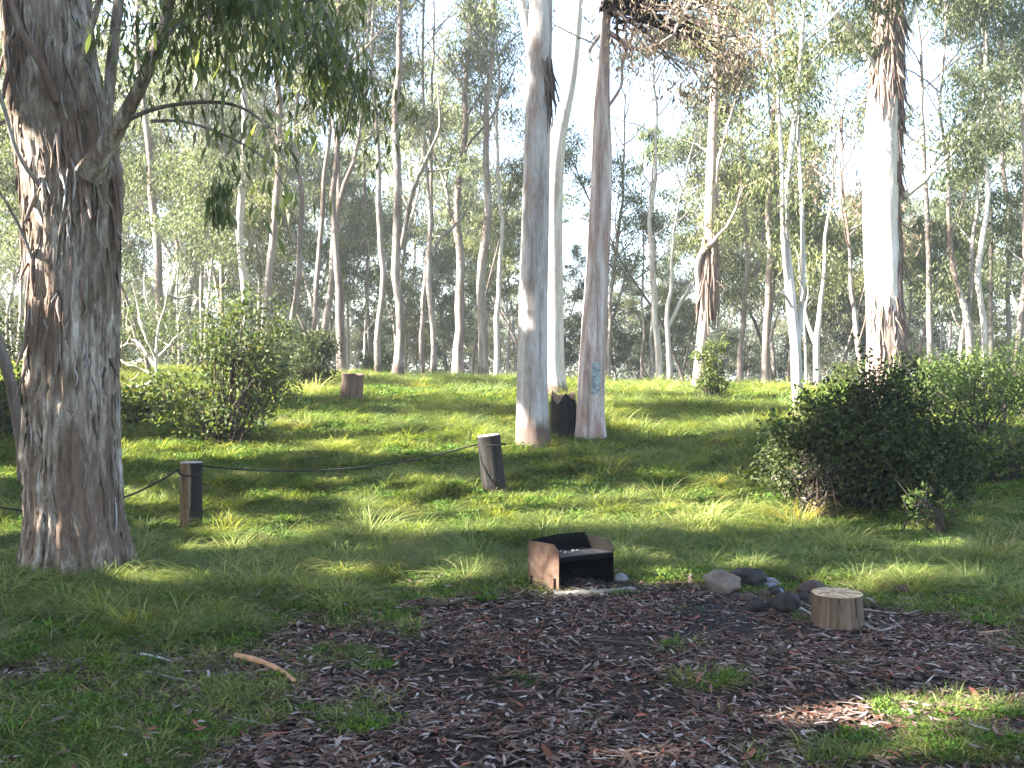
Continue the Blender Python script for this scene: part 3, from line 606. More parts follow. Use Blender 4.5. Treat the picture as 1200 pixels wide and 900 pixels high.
for k, (way, D, H, lab, kw) in enumerate(T):
    if kw is None: continue
    way = [(a_, b_, w_*.82) for a_, b_, w_ in way]
    kw = dict(kw); kw.setdefault('group', 'gum trees along the grass ridge'); kw.setdefault('z0', .42)
    kw.setdefault('lmat', L_gum if D < 29 else L_far); kw.setdefault('nl', 9); kw.setdefault('nleaf', 165); kw.setdefault('spread', .60); kw.setdefault('maxl', 1); kw['nl'] = kw.get('nl', 9)+2; kw['Lr'] = kw.get('Lr', 3.2)*.95; kw.setdefault('gap', skygap); kw.setdefault('wiggle', 1)
    out = build_tree(way, D, H, lab, **kw)
    if 'lone stem' in lab:
        rng = np.random.default_rng(9); c = np.array([px(765, 172, D), px(758, 180, D), px(775, 178, D), px(768, 160, D), px(765, 150, D), px(745, 195, D), px(780, 165, D), px(752, 152, D)])
        V, F = leafV(c-np.array(out[0].location), 50, .34, .34, .075, rng, 1.6); o = ob('crown', mesh('crown', V, F, L_near), out[0]); o['kind'] = 'stuff'
# tree with the tangle of torn bark
_, tb, tP, tr, _t = build_tree([(818, 462, 15), (820, 430, 14), (824, 380, 13), (829, 345, 16), (832, 310, 18), (831, 270, 14), (833, 210, 12), (836, 130, 10), (840, 40, 8)], 25, 16,
    'gum tree with a big tangle of torn brown bark at its fork', B_pink, z0=.48, nl=10, Lr=3.4, nleaf=60, group=GA, sides=16, rings=60, amp=.07,
    limbs_px=[([(822, 350, 7), (817, 325, 7), (818, 300, 7), (828, 288, 6), (835, 284, 5)], -.3), ([(834, 262, 6), (842, 240, 6), (838, 200, 5), (850, 160, 4)], .4)], gap=skygap)
ragged(_, tP, tr, 275, 345, 25, 90, (.3, 1.1), 6, w=(.02, .06))
# wavy white tree with several thin stems
way = [(940, 492, 15), (935, 470, 13), (933, 440, 13), (934, 410, 12), (928, 370, 12), (925, 330, 11), (921, 290, 9), (920, 230, 8), (928, 170, 7), (934, 120, 6), (940, 50, 5)]
wavy = build_tree(way, 17.5, 12, 'wavy white stemmed tree forking into thin dark stems left of the dark bush', B_white, z0=.5, nl=11, Lr=2.6, nleaf=60, leaf=(.13, .03), group=GA, sides=16, rings=70, amp=.06, flare=.12,
    limbs_px=[([(933, 420, 8), (938, 380, 7), (942, 330, 6), (941, 270, 5), (938, 200, 5), (934, 140, 4), (940, 70, 3)], .3), ([(926, 350, 7), (919, 310, 6), (917, 260, 6), (917, 190, 5), (912, 120, 4)], -.3), ([(930, 365, 4), (920, 345, 3.5), (912, 342, 3)], -.5), ([(938, 356, 4), (943, 340, 3), (935, 325, 2)], -.3)], gap=skygap)

# ---------------------------------------------------------------- generic trees of the wood behind, copies on shared meshes
def variant(seed, H, mat, lm, nl, Lr, nleaf, leaf, z0, spread, wig=.07, maxl=1):
    rng = np.random.default_rng(seed)
    P = [np.array([0, 0, -.4])]; d = np.array([rng.normal()*.06, rng.normal()*.06, 1])
    for k in range(8): d = norm(d+np.array([rng.normal()*wig, rng.normal()*wig, .1])); P.append(P[-1]+d*H/8)
    r = np.linspace(.14, .04, 9)*(H/16)*(.8+.5*rng.random()); PP, rr = resample(P, r, 24)
    V, F = tube(PP, rr, 8, bark_disp(seed, .06, flare=.3, fh=.4))
    tubes = []; tips = []
    crown_from(rng, PP, rr, H*z0, H*.97, nl, Lr, tubes, tips, maxl=maxl); tips.append(PP[-1]); tp = np.array(tips)
    LV, LF = leafV(tp, nleaf, spread*(.6+.8*rng.random(len(tp))), leaf[0], leaf[1], rng, .9, flat=.6)
    return mesh('trunk', V, F, mat, True), tubes_mesh('branches', tubes, mat, np.zeros(3)), mesh('crown', LV, LF, lm), H
VAR = [variant(900+k, [15, 17, 13, 16, 11, 18, 14, 9][k], [B_far, B_white, B_grey, B_far][k % 4], L_far, 9+k % 3, 3.6+.3*(k % 3), 165, (.18, .052), [.34, .42, .3, .4, .3, .4, .35, .25][k], .72, .17) for k in range(8)]
LOWV = [variant(960+k, [5.0, 3.8, 6][k], B_grey, L_wood, 12, 2.0, 60, (.14, .042), .12, .42, .2) for k in range(3)]
marks = [(-900, 'left of the shaggy trunk'), (30, 'just right of the shaggy trunk'), (180, 'above the leafy left shrub'), (330, 'behind the cut stump'), (470, 'left of the smooth grey trunk'),
         (610, 'left of the leaning trunk'), (700, 'left of the torn bark tree'), (830, 'left of the huge white trunk'), (1040, 'right of the huge white trunk'), (2000, '')]
def topy(x):   # how high (photo row) the far wood reaches, column by column
    return float(np.interp(x, [-200, 440, 480, 540, 580, 620, 665, 690, 730, 760, 800, 850, 920, 960, 1000, 1030, 1080, 1130, 1200, 1400], [-60, 0, 110, 120, 40, 130, 340, 270, 320, 290, 200, 20, 60, 230, 300, 240, 190, 110, 60, -60]))
def put(var, loc, s, rz, label, group, name, cat='tree', sz=None):
    r = thing(name, loc, label, cat, group); r.rotation_euler = (0, 0, rz); r.scale = (s, s, sz or s)
    ob('trunk', var[0], r); b = ob('branches', var[1], r); b['kind'] = 'stuff'; c = ob('crown', var[2], r); c['kind'] = 'stuff'
    return r
rnd = random.Random(12)
for k in range(84):
    band = k % 5; D = [34, 40, 48, 58, 72][band]+rnd.uniform(0, 8)
    x = -110+1420*((k*0.618034) % 1)+rnd.uniform(-14, 14)
    X = (x-600)/FPX*D; z = float(g(X, D)); v = VAR[rnd.randrange(8)]
    top = min(EYE+(450-topy(x)-(rnd.uniform(-10, 60) if k % 3 == 0 else rnd.uniform(120, 260)*(1 if topy(x) < 150 else .3)))/FPX*D-z, 24); top = max(top, 2.5)
    s = min(top/v[3], 1.35)*rnd.uniform(.9, 1.0)
    i = max(j for j in range(len(marks)-1) if marks[j][0] <= x)
    vi = VAR.index(v); look = ['tall pale', 'tall white', 'squat grey', 'straight pale', 'low pale', 'tallest white', 'grey', 'short pale'][vi]+[' trunked gum tree', ' trunked gum tree'][0]
    dist = ['just beyond the ridge', 'behind the ridge', 'deep in the wood', 'far back', 'in the hazy far wood'][band]
    put(v, (X, D, z), s, rnd.uniform(0, 6.28), f'{look} {dist}, {marks[i][1]}', f'gum trees {dist}, {marks[i][1]}', 'forest_tree')
for k in range(96):
    D = rnd.uniform(38, 74); x = -80+1360*((k*0.618034+.3) % 1)
    X = (x-600)/FPX*D; v = LOWV[k % 3]; s = rnd.uniform(.6, 1.0)*min(1.0, D/50)
    i = max(j for j in range(len(marks)-1) if marks[j][0] <= x)
    put(v, (X, D, float(g(X, D))), s, rnd.uniform(0, 6.28), f"{['leafy', 'low bushy', 'taller leafy'][k % 3]} sapling {'just beyond the ridge' if D < 52 else 'deep in the wood' if D < 65 else 'in the hazy distance'}, {marks[i][1]}", f'saplings in the understorey beyond the ridge, {marks[i][1]}', 'sapling', 'sapling')
EDGE = [(variant(980+k, [7, 8.5, 6][k], [B_far, B_grey, B_white][k], L_gum, 10, 2.4, 130, (.13, .036), [.28, .4, .22][k], .55, .15)) for k in range(3)]
for k, (x, D, sc) in enumerate([(150, 30, .9), (178, 25, .8), (212, 33, 1.1), (246, 28, .95), (272, 38, 1.2), (306, 33, 1.1), (340, 40, 1.2), (372, 34, 1.05), (404, 42, 1.25), (130, 38, 1.3), (20, 28, 1.0), (-30, 22, 1.0), (60, 40, 1.2), (-60, 30, 1.2),
        (430, 36, .9), (520, 44, 1.1), (552, 36, .95), (592, 42, 1.1), (476, 50, 1.2), (805, 34, 1.0), (845, 38, 1.1), (885, 35, 1.0), (912, 42, 1.2), (944, 30, .9), (975, 38, 1.05), (1070, 33, 1.0), (1105, 36, 1.1), (1140, 32, .9), (1172, 38, 1.2), (1200, 28, 1.0), (1235, 34, 1.2), (745, 46, .9), (790, 42, .85)]):
    X = (x-600)/FPX*D; i = max(j for j in range(len(marks)-1) if marks[j][0] <= x)
    put(EDGE[k % 3], (X, D, float(g(X, D))), sc*rnd.uniform(.9, 1.1), rnd.uniform(0, 6.28), f"{['slim young', 'upright young', 'broad young'][k % 3]} gum tree {'at the wood edge' if D < 36 else 'in the wood'}, {marks[i][1]}", 'young gum trees at the wood edge', 'young_gum_tree')
# the far wood that reads as one mass
def far_wood():
    rng = np.random.default_rng(4); n = 3200
    ang = rng.uniform(-.95, .95, n); D = rng.uniform(72, 150, n); X = np.tan(ang)*D; X = np.clip(X, -170, 170)
    xp = 600+X/D*FPX; tp = np.array([topy(x) for x in np.clip(xp, -190, 1390)])
    top = np.minimum((EYE+(450-np.maximum(tp, 318))/FPX*D), 13)*rng.uniform(.6, 1, n)
    z = rng.random(n)**.9*top*.95+.4
    V, F = leafV(np.stack([X, D, z], 1), 80, 1.6, .42, .15, rng, .4)
    o = ob('far_wood', mesh('far_wood', V, F, L_wood)); tag(o, 'continuous dim foliage of the far wood closing the view behind all trunks', 'wood', kind='stuff')
far_wood()

# trees left of the clearing, out of view, whose crowns shade it
k = 0
for X, Y, H, Lr in [(-13, 1, 15, 4.6), (-16, 7.6, 17, 5), (-14.5, 10, 13, 4), (-19, -3, 18, 5.2), (-20, 12.5, 15, 4.6), (-22, 3, 19, 5.4), (-24, 8.5, 20, 5.4), (-26, -4.6, 20, 5.4), (-28, 13, 17, 5), (-31, 4, 22, 5.6),
                    (-8.5, 2.5, 10, 3.2), (-9.5, -1, 11, 3.4), (-10.5, 7, 11, 3), (-34, -4, 22, 5.5), (-12.5, -4.5, 13, 4)]:
    k += 1; rng = np.random.default_rng(300+k); gz = float(g(X, Y)); base = np.array([X, Y, gz])
    P, r = resample([base-[0, 0, .3], base+[rng.normal()*.3, rng.normal()*.3, H*.5], base+[rng.normal()*.8, rng.normal()*.8, H]], [.3, .2, .06], 20)
    root = thing('shade_tree', base, 'unseen broad gum tree left of the clearing whose crown shades the grass', 'tree', 'unseen gum trees shading the clearing from the left')
    V, F = tube(P-base, r, 10, bark_disp(k, .06, flare=.3)); ob('trunk', mesh('trunk', V, F, B_grey, True), root)
    tubes = []; tips = []; crown_from(rng, P, r, gz+H*(.16 if H < 14 else .22), gz+H*.97, 20, Lr, tubes, tips); tp = np.array(tips)
    tp = np.concatenate([tp, tp+rng.normal(size=tp.shape)*.6]); tubes = [t for t in tubes if keepr(t[0], .07).all()]
    if len(tubes): ob('branches', tubes_mesh('branches', tubes, B_grey, base), root)['kind'] = 'stuff'
    V, F = leafV(tp-base, 14, .62, .38, .15, rng, .8); V, F = thin(V, base); ob('crown', mesh('crown', V, F, L_gum), root)['kind'] = 'stuff'

# ================================================================ shrubs
def shrub(name, cx, cy, gzoff, lobes, nclus, nleaf, leaf, lmat, label, seed, spread=.12, stems=14, droop=-.2, mat=B_dark, cat='bush', shell=.55, group=None, prune=False):
    """lobes: (dx, dy, z, rx, ry, rz) around the foot"""
    rng = np.random.default_rng(seed); gz = float(g(cx, cy)); b = np.array([cx, cy, gz])
    root = thing(name, b, label, cat, group); C = []; vols = np.array([l[3]*l[4]*l[5] for l in lobes]); vols = vols/vols.sum()
    for l, v in zip(lobes, vols):
        n = max(3, int(nclus*v)); d = norm(rng.normal(size=(n, 3))); rad = shell+(1-shell)*rng.random((n, 1))**.6
        rad *= .85+.3*fbm(d[:, 0:1]*3+seed, d[:, 2:3]*3+7, seed, 3)
        C.append(np.array(l[:3])+d*rad*np.array(l[3:6]))
    C = np.concatenate(C); C = C[C[:, 2] > .03]
    if prune: C = C[keep(C+b, .02)]
    tb = []
    for k in range(stems):
        e = C[rng.integers(len(C))]; s = np.array([rng.normal()*.12, rng.normal()*.12, -.05]); m = (s+e)/2+rng.normal(size=3)*.08+[0, 0, .1]
        Q, q = resample([s, m, e], [.018, .011, .004], 8); tb.append((Q, q, 4))
        for _ in range(3):
            i = rng.integers(3, 7); e2 = Q[i]+rng.normal(size=3)*.25+[0, 0, .12]; tb.append((np.array([Q[i], e2]), np.array([.006, .002]), 3))
    ob('stems', tubes_mesh('stems', tb, mat, np.zeros(3)), root)['kind'] = 'stuff'
    V, F = leafV(C, nleaf, spread, leaf[0], leaf[1], rng, droop)
    ob('foliage', mesh('foliage', V, F, lmat), root)['kind'] = 'stuff'
    return root, b
# dense dark bush on the right, with lighter sprays round it
c = hit(1040, 612)
_r = np.random.default_rng(3); _l = [(-.15, 0, .62, .8, .75, .55), (-.78, -.05, .5, .34, .45, .45), (-.5, -.1, .92, .26, .3, .25), (.5, .05, .75, .48, .5, .48), (.12, .1, 1.12, .3, .4, .34), (.44, .15, 1.28, .2, .3, .24), (.85, .1, .42, .42, .5, .38), (1.02, 0, .7, .2, .25, .2), (-.05, -.5, .45, .5, .3, .38), (.5, -.45, .42, .35, .3, .3)]
for _ in range(46):
    _a = _r.uniform(0, math.pi); _q = _r.uniform(.85, 1.22); _l.append((math.cos(_a)*1.12*_q, _r.uniform(-.6, .4), .25+math.sin(_a)*1.12*_q*(.9 if _a > 2 else 1.05), _r.uniform(.06, .15), _r.uniform(.08, .2), _r.uniform(.08, .2)))
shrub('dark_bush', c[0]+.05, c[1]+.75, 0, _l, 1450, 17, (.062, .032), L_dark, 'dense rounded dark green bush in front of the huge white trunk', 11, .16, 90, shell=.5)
c = hit(905, 560)
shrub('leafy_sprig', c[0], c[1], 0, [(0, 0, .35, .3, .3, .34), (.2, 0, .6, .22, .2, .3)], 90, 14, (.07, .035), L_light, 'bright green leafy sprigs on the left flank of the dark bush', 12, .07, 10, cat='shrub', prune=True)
c = hit(1090, 625)
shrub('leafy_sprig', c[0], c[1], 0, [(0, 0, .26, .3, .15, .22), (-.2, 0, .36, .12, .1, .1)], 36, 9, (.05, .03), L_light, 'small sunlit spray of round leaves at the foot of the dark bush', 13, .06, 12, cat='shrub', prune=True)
c = hit(955, 605)
shrub('leafy_sprig', c[0], c[1], 0, [(0, 0, .35, .4, .2, .32)], 60, 6, (.05, .02), L_brown, 'sparse dry brown twigs low on the dark bush', 14, .08, 26, cat='shrub')
for i, (x, D, s, lab, lm) in enumerate([(1150, 15.5, 1.3, 'bright green shrub right of the dark bush', L_light), (1195, 17.5, 1.5, 'leafy green shrub cut by the right edge of the photo', L_light),
        (1085, 18, 1.25, 'sunlit shrub peeking over the dark bush beside the huge white trunk', L_light), (965, 17, .9, 'low yellow green shrub between the wavy white tree and the dark bush', L_light),
        (1175, 12.6, .75, 'low dull shrub near the right edge with dry grass round it', L_shrub), (1120, 21, 1.3, 'pale green shrub under the sharply bent trunk', L_light), (1215, 24, 2.0, 'tall pale shrub under the trunk at the right edge', L_light),
        (1000, 23, 1.0, 'shrub under the short leaning trunk', L_shrub)]):
    X = (x-600)/FPX*D
    shrub('leafy_shrub', X, D, 0, [(0, 0, .45*s, .6*s, .5*s, .42*s), (.35*s, .1, .7*s, .35*s, .3*s, .35*s), (-.35*s, .1, .6*s, .3*s, .3*s, .3*s)], 150, 11, (.08, .036), lm, lab, 30+i, .15*s, 26, shell=.1, cat='shrub', group='shrubs on the right side')
# shrubs on the left
c = hit(245, 535)
shrub('leafy_shrub', c[0], c[1]+.8, 0, [(-.15, 0, .45, 1.0, .6, .42), (.15, 0, 1.15, .75, .5, .6), (.4, .1, 1.8, .6, .4, .42), (-.2, 0, 1.5, .4, .4, .4), (-.65, 0, .8, .4, .4, .35), (.7, 0, .9, .45, .4, .4), (.75, 0, 1.5, .35, .3, .35), (.2, 0, 2.15, .35, .3, .25)],
      430, 13, (.075, .034), L_shrub, 'tall loose leafy shrub with yellowing low leaves behind the left post', 51, .15, 60, shell=.15, cat='shrub')
X = (365-600)/FPX*22
shrub('round_thicket', X, 22, 0, [(0, 0, .5, .55, .5, .5), (.2, 0, .95, .4, .4, .35)], 230, 16, (.09, .04), L_dark, 'round dark thicket left of the cut stump', 52, .14, 16, shell=.3, cat='shrub')
X = (835-600)/FPX*21
shrub('leafy_shrub', X, 21, 0, [(0, 0, .4, .42, .4, .42), (-.1, 0, .95, .3, .3, .3), (.15, 0, 1.2, .2, .2, .2)], 190, 12, (.08, .035), L_shrub, 'loose upright shrub at the foot of the tree with torn bark', 53, .12, 18, shell=.2, cat='shrub')
for i, (x, D, s, lab) in enumerate([(165, 16, .8, 'low shrub close to the right side of the massive shaggy tree'), (300, 19, .8, 'low dark shrub between the leafy shrub and the round thicket'), (10, 15, 1.0, 'yellow green shrub left of the massive shaggy tree'), (130, 24, 1.7, 'broad green shrub hidden partly by the massive shaggy tree'),
        (-40, 19, 1.7, 'dull green shrub cut by the left edge'), (225, 27, 2.1, 'tall sapling like shrub at the wood edge above the left post'), (440, 33, .9, 'small dark shrub below the slim white footed trunk'), (320, 29, 1.4, 'bushy shrub under the dark slightly wavy trunk')]):
    X = (x-600)/FPX*D
    shrub('leafy_shrub', X, D, 0, [(0, 0, .42*s, .7*s, .5*s, .42*s), (.35*s, .1, .8*s, .4*s, .3*s, .4*s), (-.3*s, .1, .7*s, .35*s, .3*s, .35*s)], 240, 12, (.09, .04), L_shrub, lab, 60+i, .13*s, 16, shell=.2, cat='shrub', group='shrubs on the left side')
# leafless twisted shrub
def dead_shrub():
    rng = np.random.default_rng(8); D = 17.0; b = px(182, 470, D); b[2] = float(g(b[0], D)); tb = []
    root = thing('dead_shrub', b, 'leafless shrub of twisting bone coloured branches right of the massive shaggy tree', 'shrub')
    ways = [[(182, 470), (184, 430), (182, 395), (190, 370), (197, 345), (202, 310)], [(182, 430), (172, 415), (160, 405), (158, 390), (150, 372)], [(182, 440), (165, 432), (150, 428), (138, 420)],
            [(184, 425), (176, 400), (166, 392), (162, 360), (155, 330)], [(185, 380), (175, 360), (168, 340), (170, 310)], [(183, 420), (195, 410), (205, 395), (218, 388)], [(181, 445), (168, 452), (150, 455), (140, 448)],
            [(197, 345), (210, 352), (222, 345), (235, 350)], [(160, 405), (150, 402), (140, 408)], [(172, 415), (165, 402), (153, 398), (146, 385)]]
    for w in ways:
        Q = np.array([px(x, y, D+rng.normal()*.12) for x, y in w]); QQ, q = resample(Q, np.linspace(.028, .010, len(Q)), 16); QQ = QQ+rng.normal(size=QQ.shape)*.006
        V, F = tube(QQ-b, q, 6); ob('branch', mesh('branch', V, F, solid_bone, True), root)
        for _ in range(3):
            i = rng.integers(5, 15); e = QQ[i]+rng.normal(size=3)*[.15, .1, .15]+[0, 0, .08]; m = (QQ[i]+e)/2+rng.normal(size=3)*.03; tb.append((resample([QQ[i], m, e], [.007, .005, .003], 6)[0], np.linspace(.008, .003, 6), 4))
    ob('twigs', tubes_mesh('twigs', tb, solid_bone, b), root)['kind'] = 'stuff'
solid_bone = solid('bleached_branch', (.42, .38, .29), .8, .3, 8)
dead_shrub()

# ================================================================ stumps, posts, rope, fireplace, stones
def log_piece(name, loc, r, h, side, end, label, cat, lean=(0, 0, 0), seed=1, sides=48, amp=.05, rot=0, jag=0, cracks=True):
    rng = np.random.default_rng(seed); root = thing(name, loc, label, cat); root.rotation_euler = (lean[0], lean[1], rot)
    n = 14; P = np.stack([np.zeros(n), np.zeros(n), np.linspace(-.12, h, n)], 1)
    dsp = bark_disp(seed, amp, kz=.6, ka=16, flare=.05, fh=.1)
    V, F = tube(P, np.full(n, r), sides, dsp)
    if jag:
        topring = V.reshape(n, sides, 3); a = np.arange(sides); topring[-1, :, 2] += jag*(vnoise(a*.35, a*0+seed, seed)-.5)*2; topring[-2, :, 2] = np.minimum(topring[-2, :, 2], topring[-1, :, 2]-.01); V = topring.reshape(-1, 3)
    ob('side', mesh('side', V, F, side, True), root)
    ring = V.reshape(n, sides, 3)[-1]; c = ring.mean(0); m = MB(); K = 6; vv = []
    for k in range(K+1):
        t = 1-k/K; rr_ = c+(ring-c)*t
        if k == 1: rr_ = c+(ring-c)*.965; rr_[:, 2] += .006
        if k > 1: rr_ = c+(ring-c)*(.965*(K-k)/(K-1)); rr_[:, 2] = c[2]+(ring[:, 2]-c[2])*t+.006+.003*rng.random(sides)
        vv.append(rr_)
    VV = np.concatenate(vv); a = np.arange(sides); FF = np.concatenate([np.stack([k*sides+a, k*sides+(a+1) % sides, (k+1)*sides+(a+1) % sides, (k+1)*sides+a], 1) for k in range(K)])
    ob('cut_top', mesh('cut_top', VV, FF, end, False), root); return root
def endgrain(name, c1, c2, c3=(.1, .07, .05), dark=.5):
    m, nt = newmat(name); v = mapping(nt, (1, 1, 0)); wv = nt.nodes.new('ShaderNodeTexWave'); wv.wave_type = 'RINGS'; wv.rings_direction = 'Z'
    wv.inputs['Scale'].default_value = 22; wv.inputs['Distortion'].default_value = 3; wv.inputs['Detail'].default_value = 3; nt.links.new(v, wv.inputs['Vector'])
    n = noise(nt, mapping(nt, (1, 1, 1)), 9, 6, .7); c = mixc(nt, wv.outputs['Fac'], c1, c2); c = mixc(nt, ramp(nt, n, [(.5, (0, 0, 0)), (.66, (1, 1, 1))]), c, c3)
    outp(nt, principled(nt, c, .8, n, .4, .004).outputs[0]); return m
def lathed_wood(name, cols, rings=10, darkened=None):
    m, nt = newmat(name); v = mapping(nt, (1, 1, .06)); f = noise(nt, v, 26, 7, .7, .4)
    c = ramp(nt, f, cols); f2 = noise(nt, mapping(nt, (1, 1, .5)), 5, 4); c = mixc(nt, .6, c, ramp(nt, f2, [(.35, (.5, .45, .4)), (.6, (1.1, 1.05, 1))]), 'MULTIPLY')
    if darkened is not None:  # near black past this X position, edge roughened by noise
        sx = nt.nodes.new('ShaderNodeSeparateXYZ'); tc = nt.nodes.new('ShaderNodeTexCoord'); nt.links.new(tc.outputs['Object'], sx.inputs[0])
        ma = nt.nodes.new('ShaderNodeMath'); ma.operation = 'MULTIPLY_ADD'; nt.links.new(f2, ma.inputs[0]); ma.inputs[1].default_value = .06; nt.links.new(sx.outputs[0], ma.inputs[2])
        c = mixc(nt, ramp(nt, ma.outputs[0], [(darkened, (0, 0, 0)), (darkened+.012, (1, 1, 1))]), c, (.014, .012, .011))
    outp(nt, principled(nt, c, .8, f, .8, .008, .25).outputs[0]); return m
W_block = lathed_wood('split_log_wood', [(.3, (.04, .028, .02)), (.5, (.115, .085, .06)), (.7, (.2, .155, .115))])
W_post1 = lathed_wood('weathered_brown_post_wood', [(.3, (.04, .028, .02)), (.48, (.15, .10, .065)), (.6, (.26, .19, .13)), (.75, (.38, .33, .27))], darkened=.045)
W_post2 = lathed_wood('blackened_post_wood', [(.3, (.005, .004, .004)), (.5, (.013, .011, .010)), (.7, (.05, .043, .038))])
W_stump = lathed_wood('charred_stump_wood', [(.3, (.03, .02, .015)), (.5, (.09, .06, .045)), (.7, (.2, .14, .11))])
E_light = endgrain('sawn_log_end', (.50, .38, .24), (.38, .27, .16), (.22, .15, .09)); E_grey = endgrain('weathered_post_end', (.42, .40, .36), (.3, .28, .25), (.12, .11, .10)); E_dark = endgrain('dark_stump_end', (.16, .12, .09), (.10, .07, .05))
# sawn log block by the fire stones
c = hit(989, 738); c[1] += .14
lb = log_piece('log_block', (c[0], c[1], float(g(c[0], c[1]))), .158, .205, W_block, E_light, 'sawn round of log standing upright beside the fire stones', 'log block', seed=21, amp=.035, sides=64)
S_crack = solid('dark_wood_crack', (.02, .014, .01), .95, .3, 20)
for a_ in (.4, 1.5, 2.3, 3.4, 4.9, 5.7):
    q0 = np.array([math.cos(a_)*.02, math.sin(a_)*.02, .214]); q1 = np.array([math.cos(a_+.1)*.148, math.sin(a_+.1)*.148, .2115]); V, F = tube(resample([q0, (q0+q1)/2+[.004, .004, 0], q1], [.001, .0018, .003], 6)[0], np.linspace(.001, .003, 6), 4)
    ob('crack', mesh('crack', V, F, S_crack), lb)
for a_ in (3.7, 4.5, 5.2):
    V, F = tube(np.array([[math.cos(a_+.02*k)*.1585, math.sin(a_+.02*k)*.1585, .2-.045*k] for k in range(4)]), np.array([.004, .0035, .003, .001]), 4); ob('crack', mesh('crack', V, F, S_crack), lb)
# posts
def post(x, y, topy_, w, side, end, label, lean, seed, D=None, chamfer=True):
    c = hit(x, y) if D is None else np.array([(x-600)/FPX*D, D, float(g((x-600)/FPX*D, D))]); h = (y-topy_)/FPX*c[1]
    log_piece('rope_post', c, w*c[1]/FPX/2, h-.01, side, end, label, 'post', lean=lean, seed=seed, amp=.022, sides=40); return c, h
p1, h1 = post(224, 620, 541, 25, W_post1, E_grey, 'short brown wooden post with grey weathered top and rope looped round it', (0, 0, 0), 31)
p2, h2 = post(580, 580, 509, 27, W_post2, E_grey, 'short blackened post leaning left in the grass before the smooth grey trunk', (R(2), R(-6), 0), 32)
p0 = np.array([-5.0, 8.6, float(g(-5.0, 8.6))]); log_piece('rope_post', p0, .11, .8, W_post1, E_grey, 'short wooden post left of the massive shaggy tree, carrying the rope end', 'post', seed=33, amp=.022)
Rope = solid('dark_rope', (.03, .028, .022), .9, .5, 80)
def rope(a, b, sag, via=None, n=40):
    t = np.linspace(0, 1, n)[:, None]; P = a+(b-a)*t; P[:, 2] -= sag*4*(t*(1-t))[:, 0]; return P
a0 = p0+[.1, 0, .68]; a1 = p1+[-.115, -.02, h1-.075]; a1b = p1+[.115, .0, h1-.045]; a2 = p2+[-.185, -.02, h2-.11]
loop = np.array([[math.cos(t)*.125, math.sin(t)*.125, -.085-.05*math.sin((t-math.pi)*1.0)] for t in np.linspace(math.pi, 2*math.pi, 16)])+p1+[0, 0, h1]
ro = thing('rope', p1, 'thin dark rope slung low between the short wooden posts', 'rope')
for Q in (rope(a0, a1, .30), loop, rope(a1b, a2, .16)):
    V, F = tube(Q-p1, np.full(len(Q), .0095), 8, lambda P, a: 1+.12*np.sin(a[None, :]*3+np.arange(len(P))[:, None]*1.3)); ob('rope_span' if len(Q) > 20 else 'rope_loop', mesh('rope_span', V, F, Rope, True), ro)
tie = np.array([[math.cos(t)*.165, math.sin(t)*.165, 0] for t in np.linspace(0, 2*math.pi, 24)])+p2+[-.03, 0, h2-.12]
V, F = tube(tie-p1, np.full(24, .008), 6); ob('rope_loop', mesh('rope_loop', V, F, Rope, True), ro)
# cut stump on the ridge and the burnt stump between the twin trunks
c = hit(411, 472); log_piece('cut_stump', (c[0], c[1], c[2]), 25*c[1]/FPX/2, .56, W_stump, E_dark, 'dark brown cut stump leaning on the grassy ridge at the wood edge', 'stump', lean=(R(4), R(5), 0), seed=41, amp=.12, sides=36, jag=.03)
X = (661-600)/FPX*15.2; log_piece('burnt_stump', (X, 15.2, float(g(X, 15.2))), .20, .62, W_post2, E_dark, 'charred black stump between the smooth grey trunk and the pinkish leaning trunk', 'stump', seed=42, amp=.2, sides=30, jag=.12)
# fireplace
def plate(pts, th, mat, name, parent, b):
    """pts: closed outline in 3D (planar); thickened along its normal"""
    pts = np.array(pts, float); nrm = np.cross(pts[1]-pts[0], pts[2]-pts[1]); nrm /= np.linalg.norm(nrm); n = len(pts)
    V = np.vstack([pts+nrm*th/2, pts-nrm*th/2])-b
    me = bpy.data.meshes.new(name); F = [list(range(n)), list(range(2*n-1, n-1, -1))]+[[(i+1) % n, i, i+n, (i+1) % n+n] for i in range(n)]
    me.from_pydata([tuple(v) for v in V], [], F); me.materials.append(mat); me.update(); return ob(name, me, parent)
def rust(name, cols, sc=7, rough=.75, spec=.3):
    m, nt = newmat(name); f = noise(nt, mapping(nt, (1, 1, .7)), sc, 7, .6, .4); f2 = noise(nt, mapping(nt, (1, 1, 1)), 60, 4, .6)
    c = mixc(nt, .5, ramp(nt, f, cols), ramp(nt, f2, [(.3, (.6, .58, .56)), (.7, (1.1, 1.08, 1.05))]), 'MULTIPLY'); outp(nt, principled(nt, c, rough, f2, .3, .003, spec).outputs[0]); return m
R_out = rust('rusty_scorched_steel', [(.3, (.07, .036, .025)), (.45, (.15, .085, .057)), (.56, (.21, .135, .09)), (.68, (.33, .25, .18))], 8)
R_in = rust('sooty_black_steel', [(.3, (.004, .0035, .003)), (.6, (.008, .007, .0065)), (.8, (.02, .016, .014))], 7, .95, .08)
R_hot = rust('greasy_hotplate_steel', [(.3, (.015, .015, .017)), (.6, (.035, .035, .04)), (.8, (.08, .08, .085))], 10, .45)
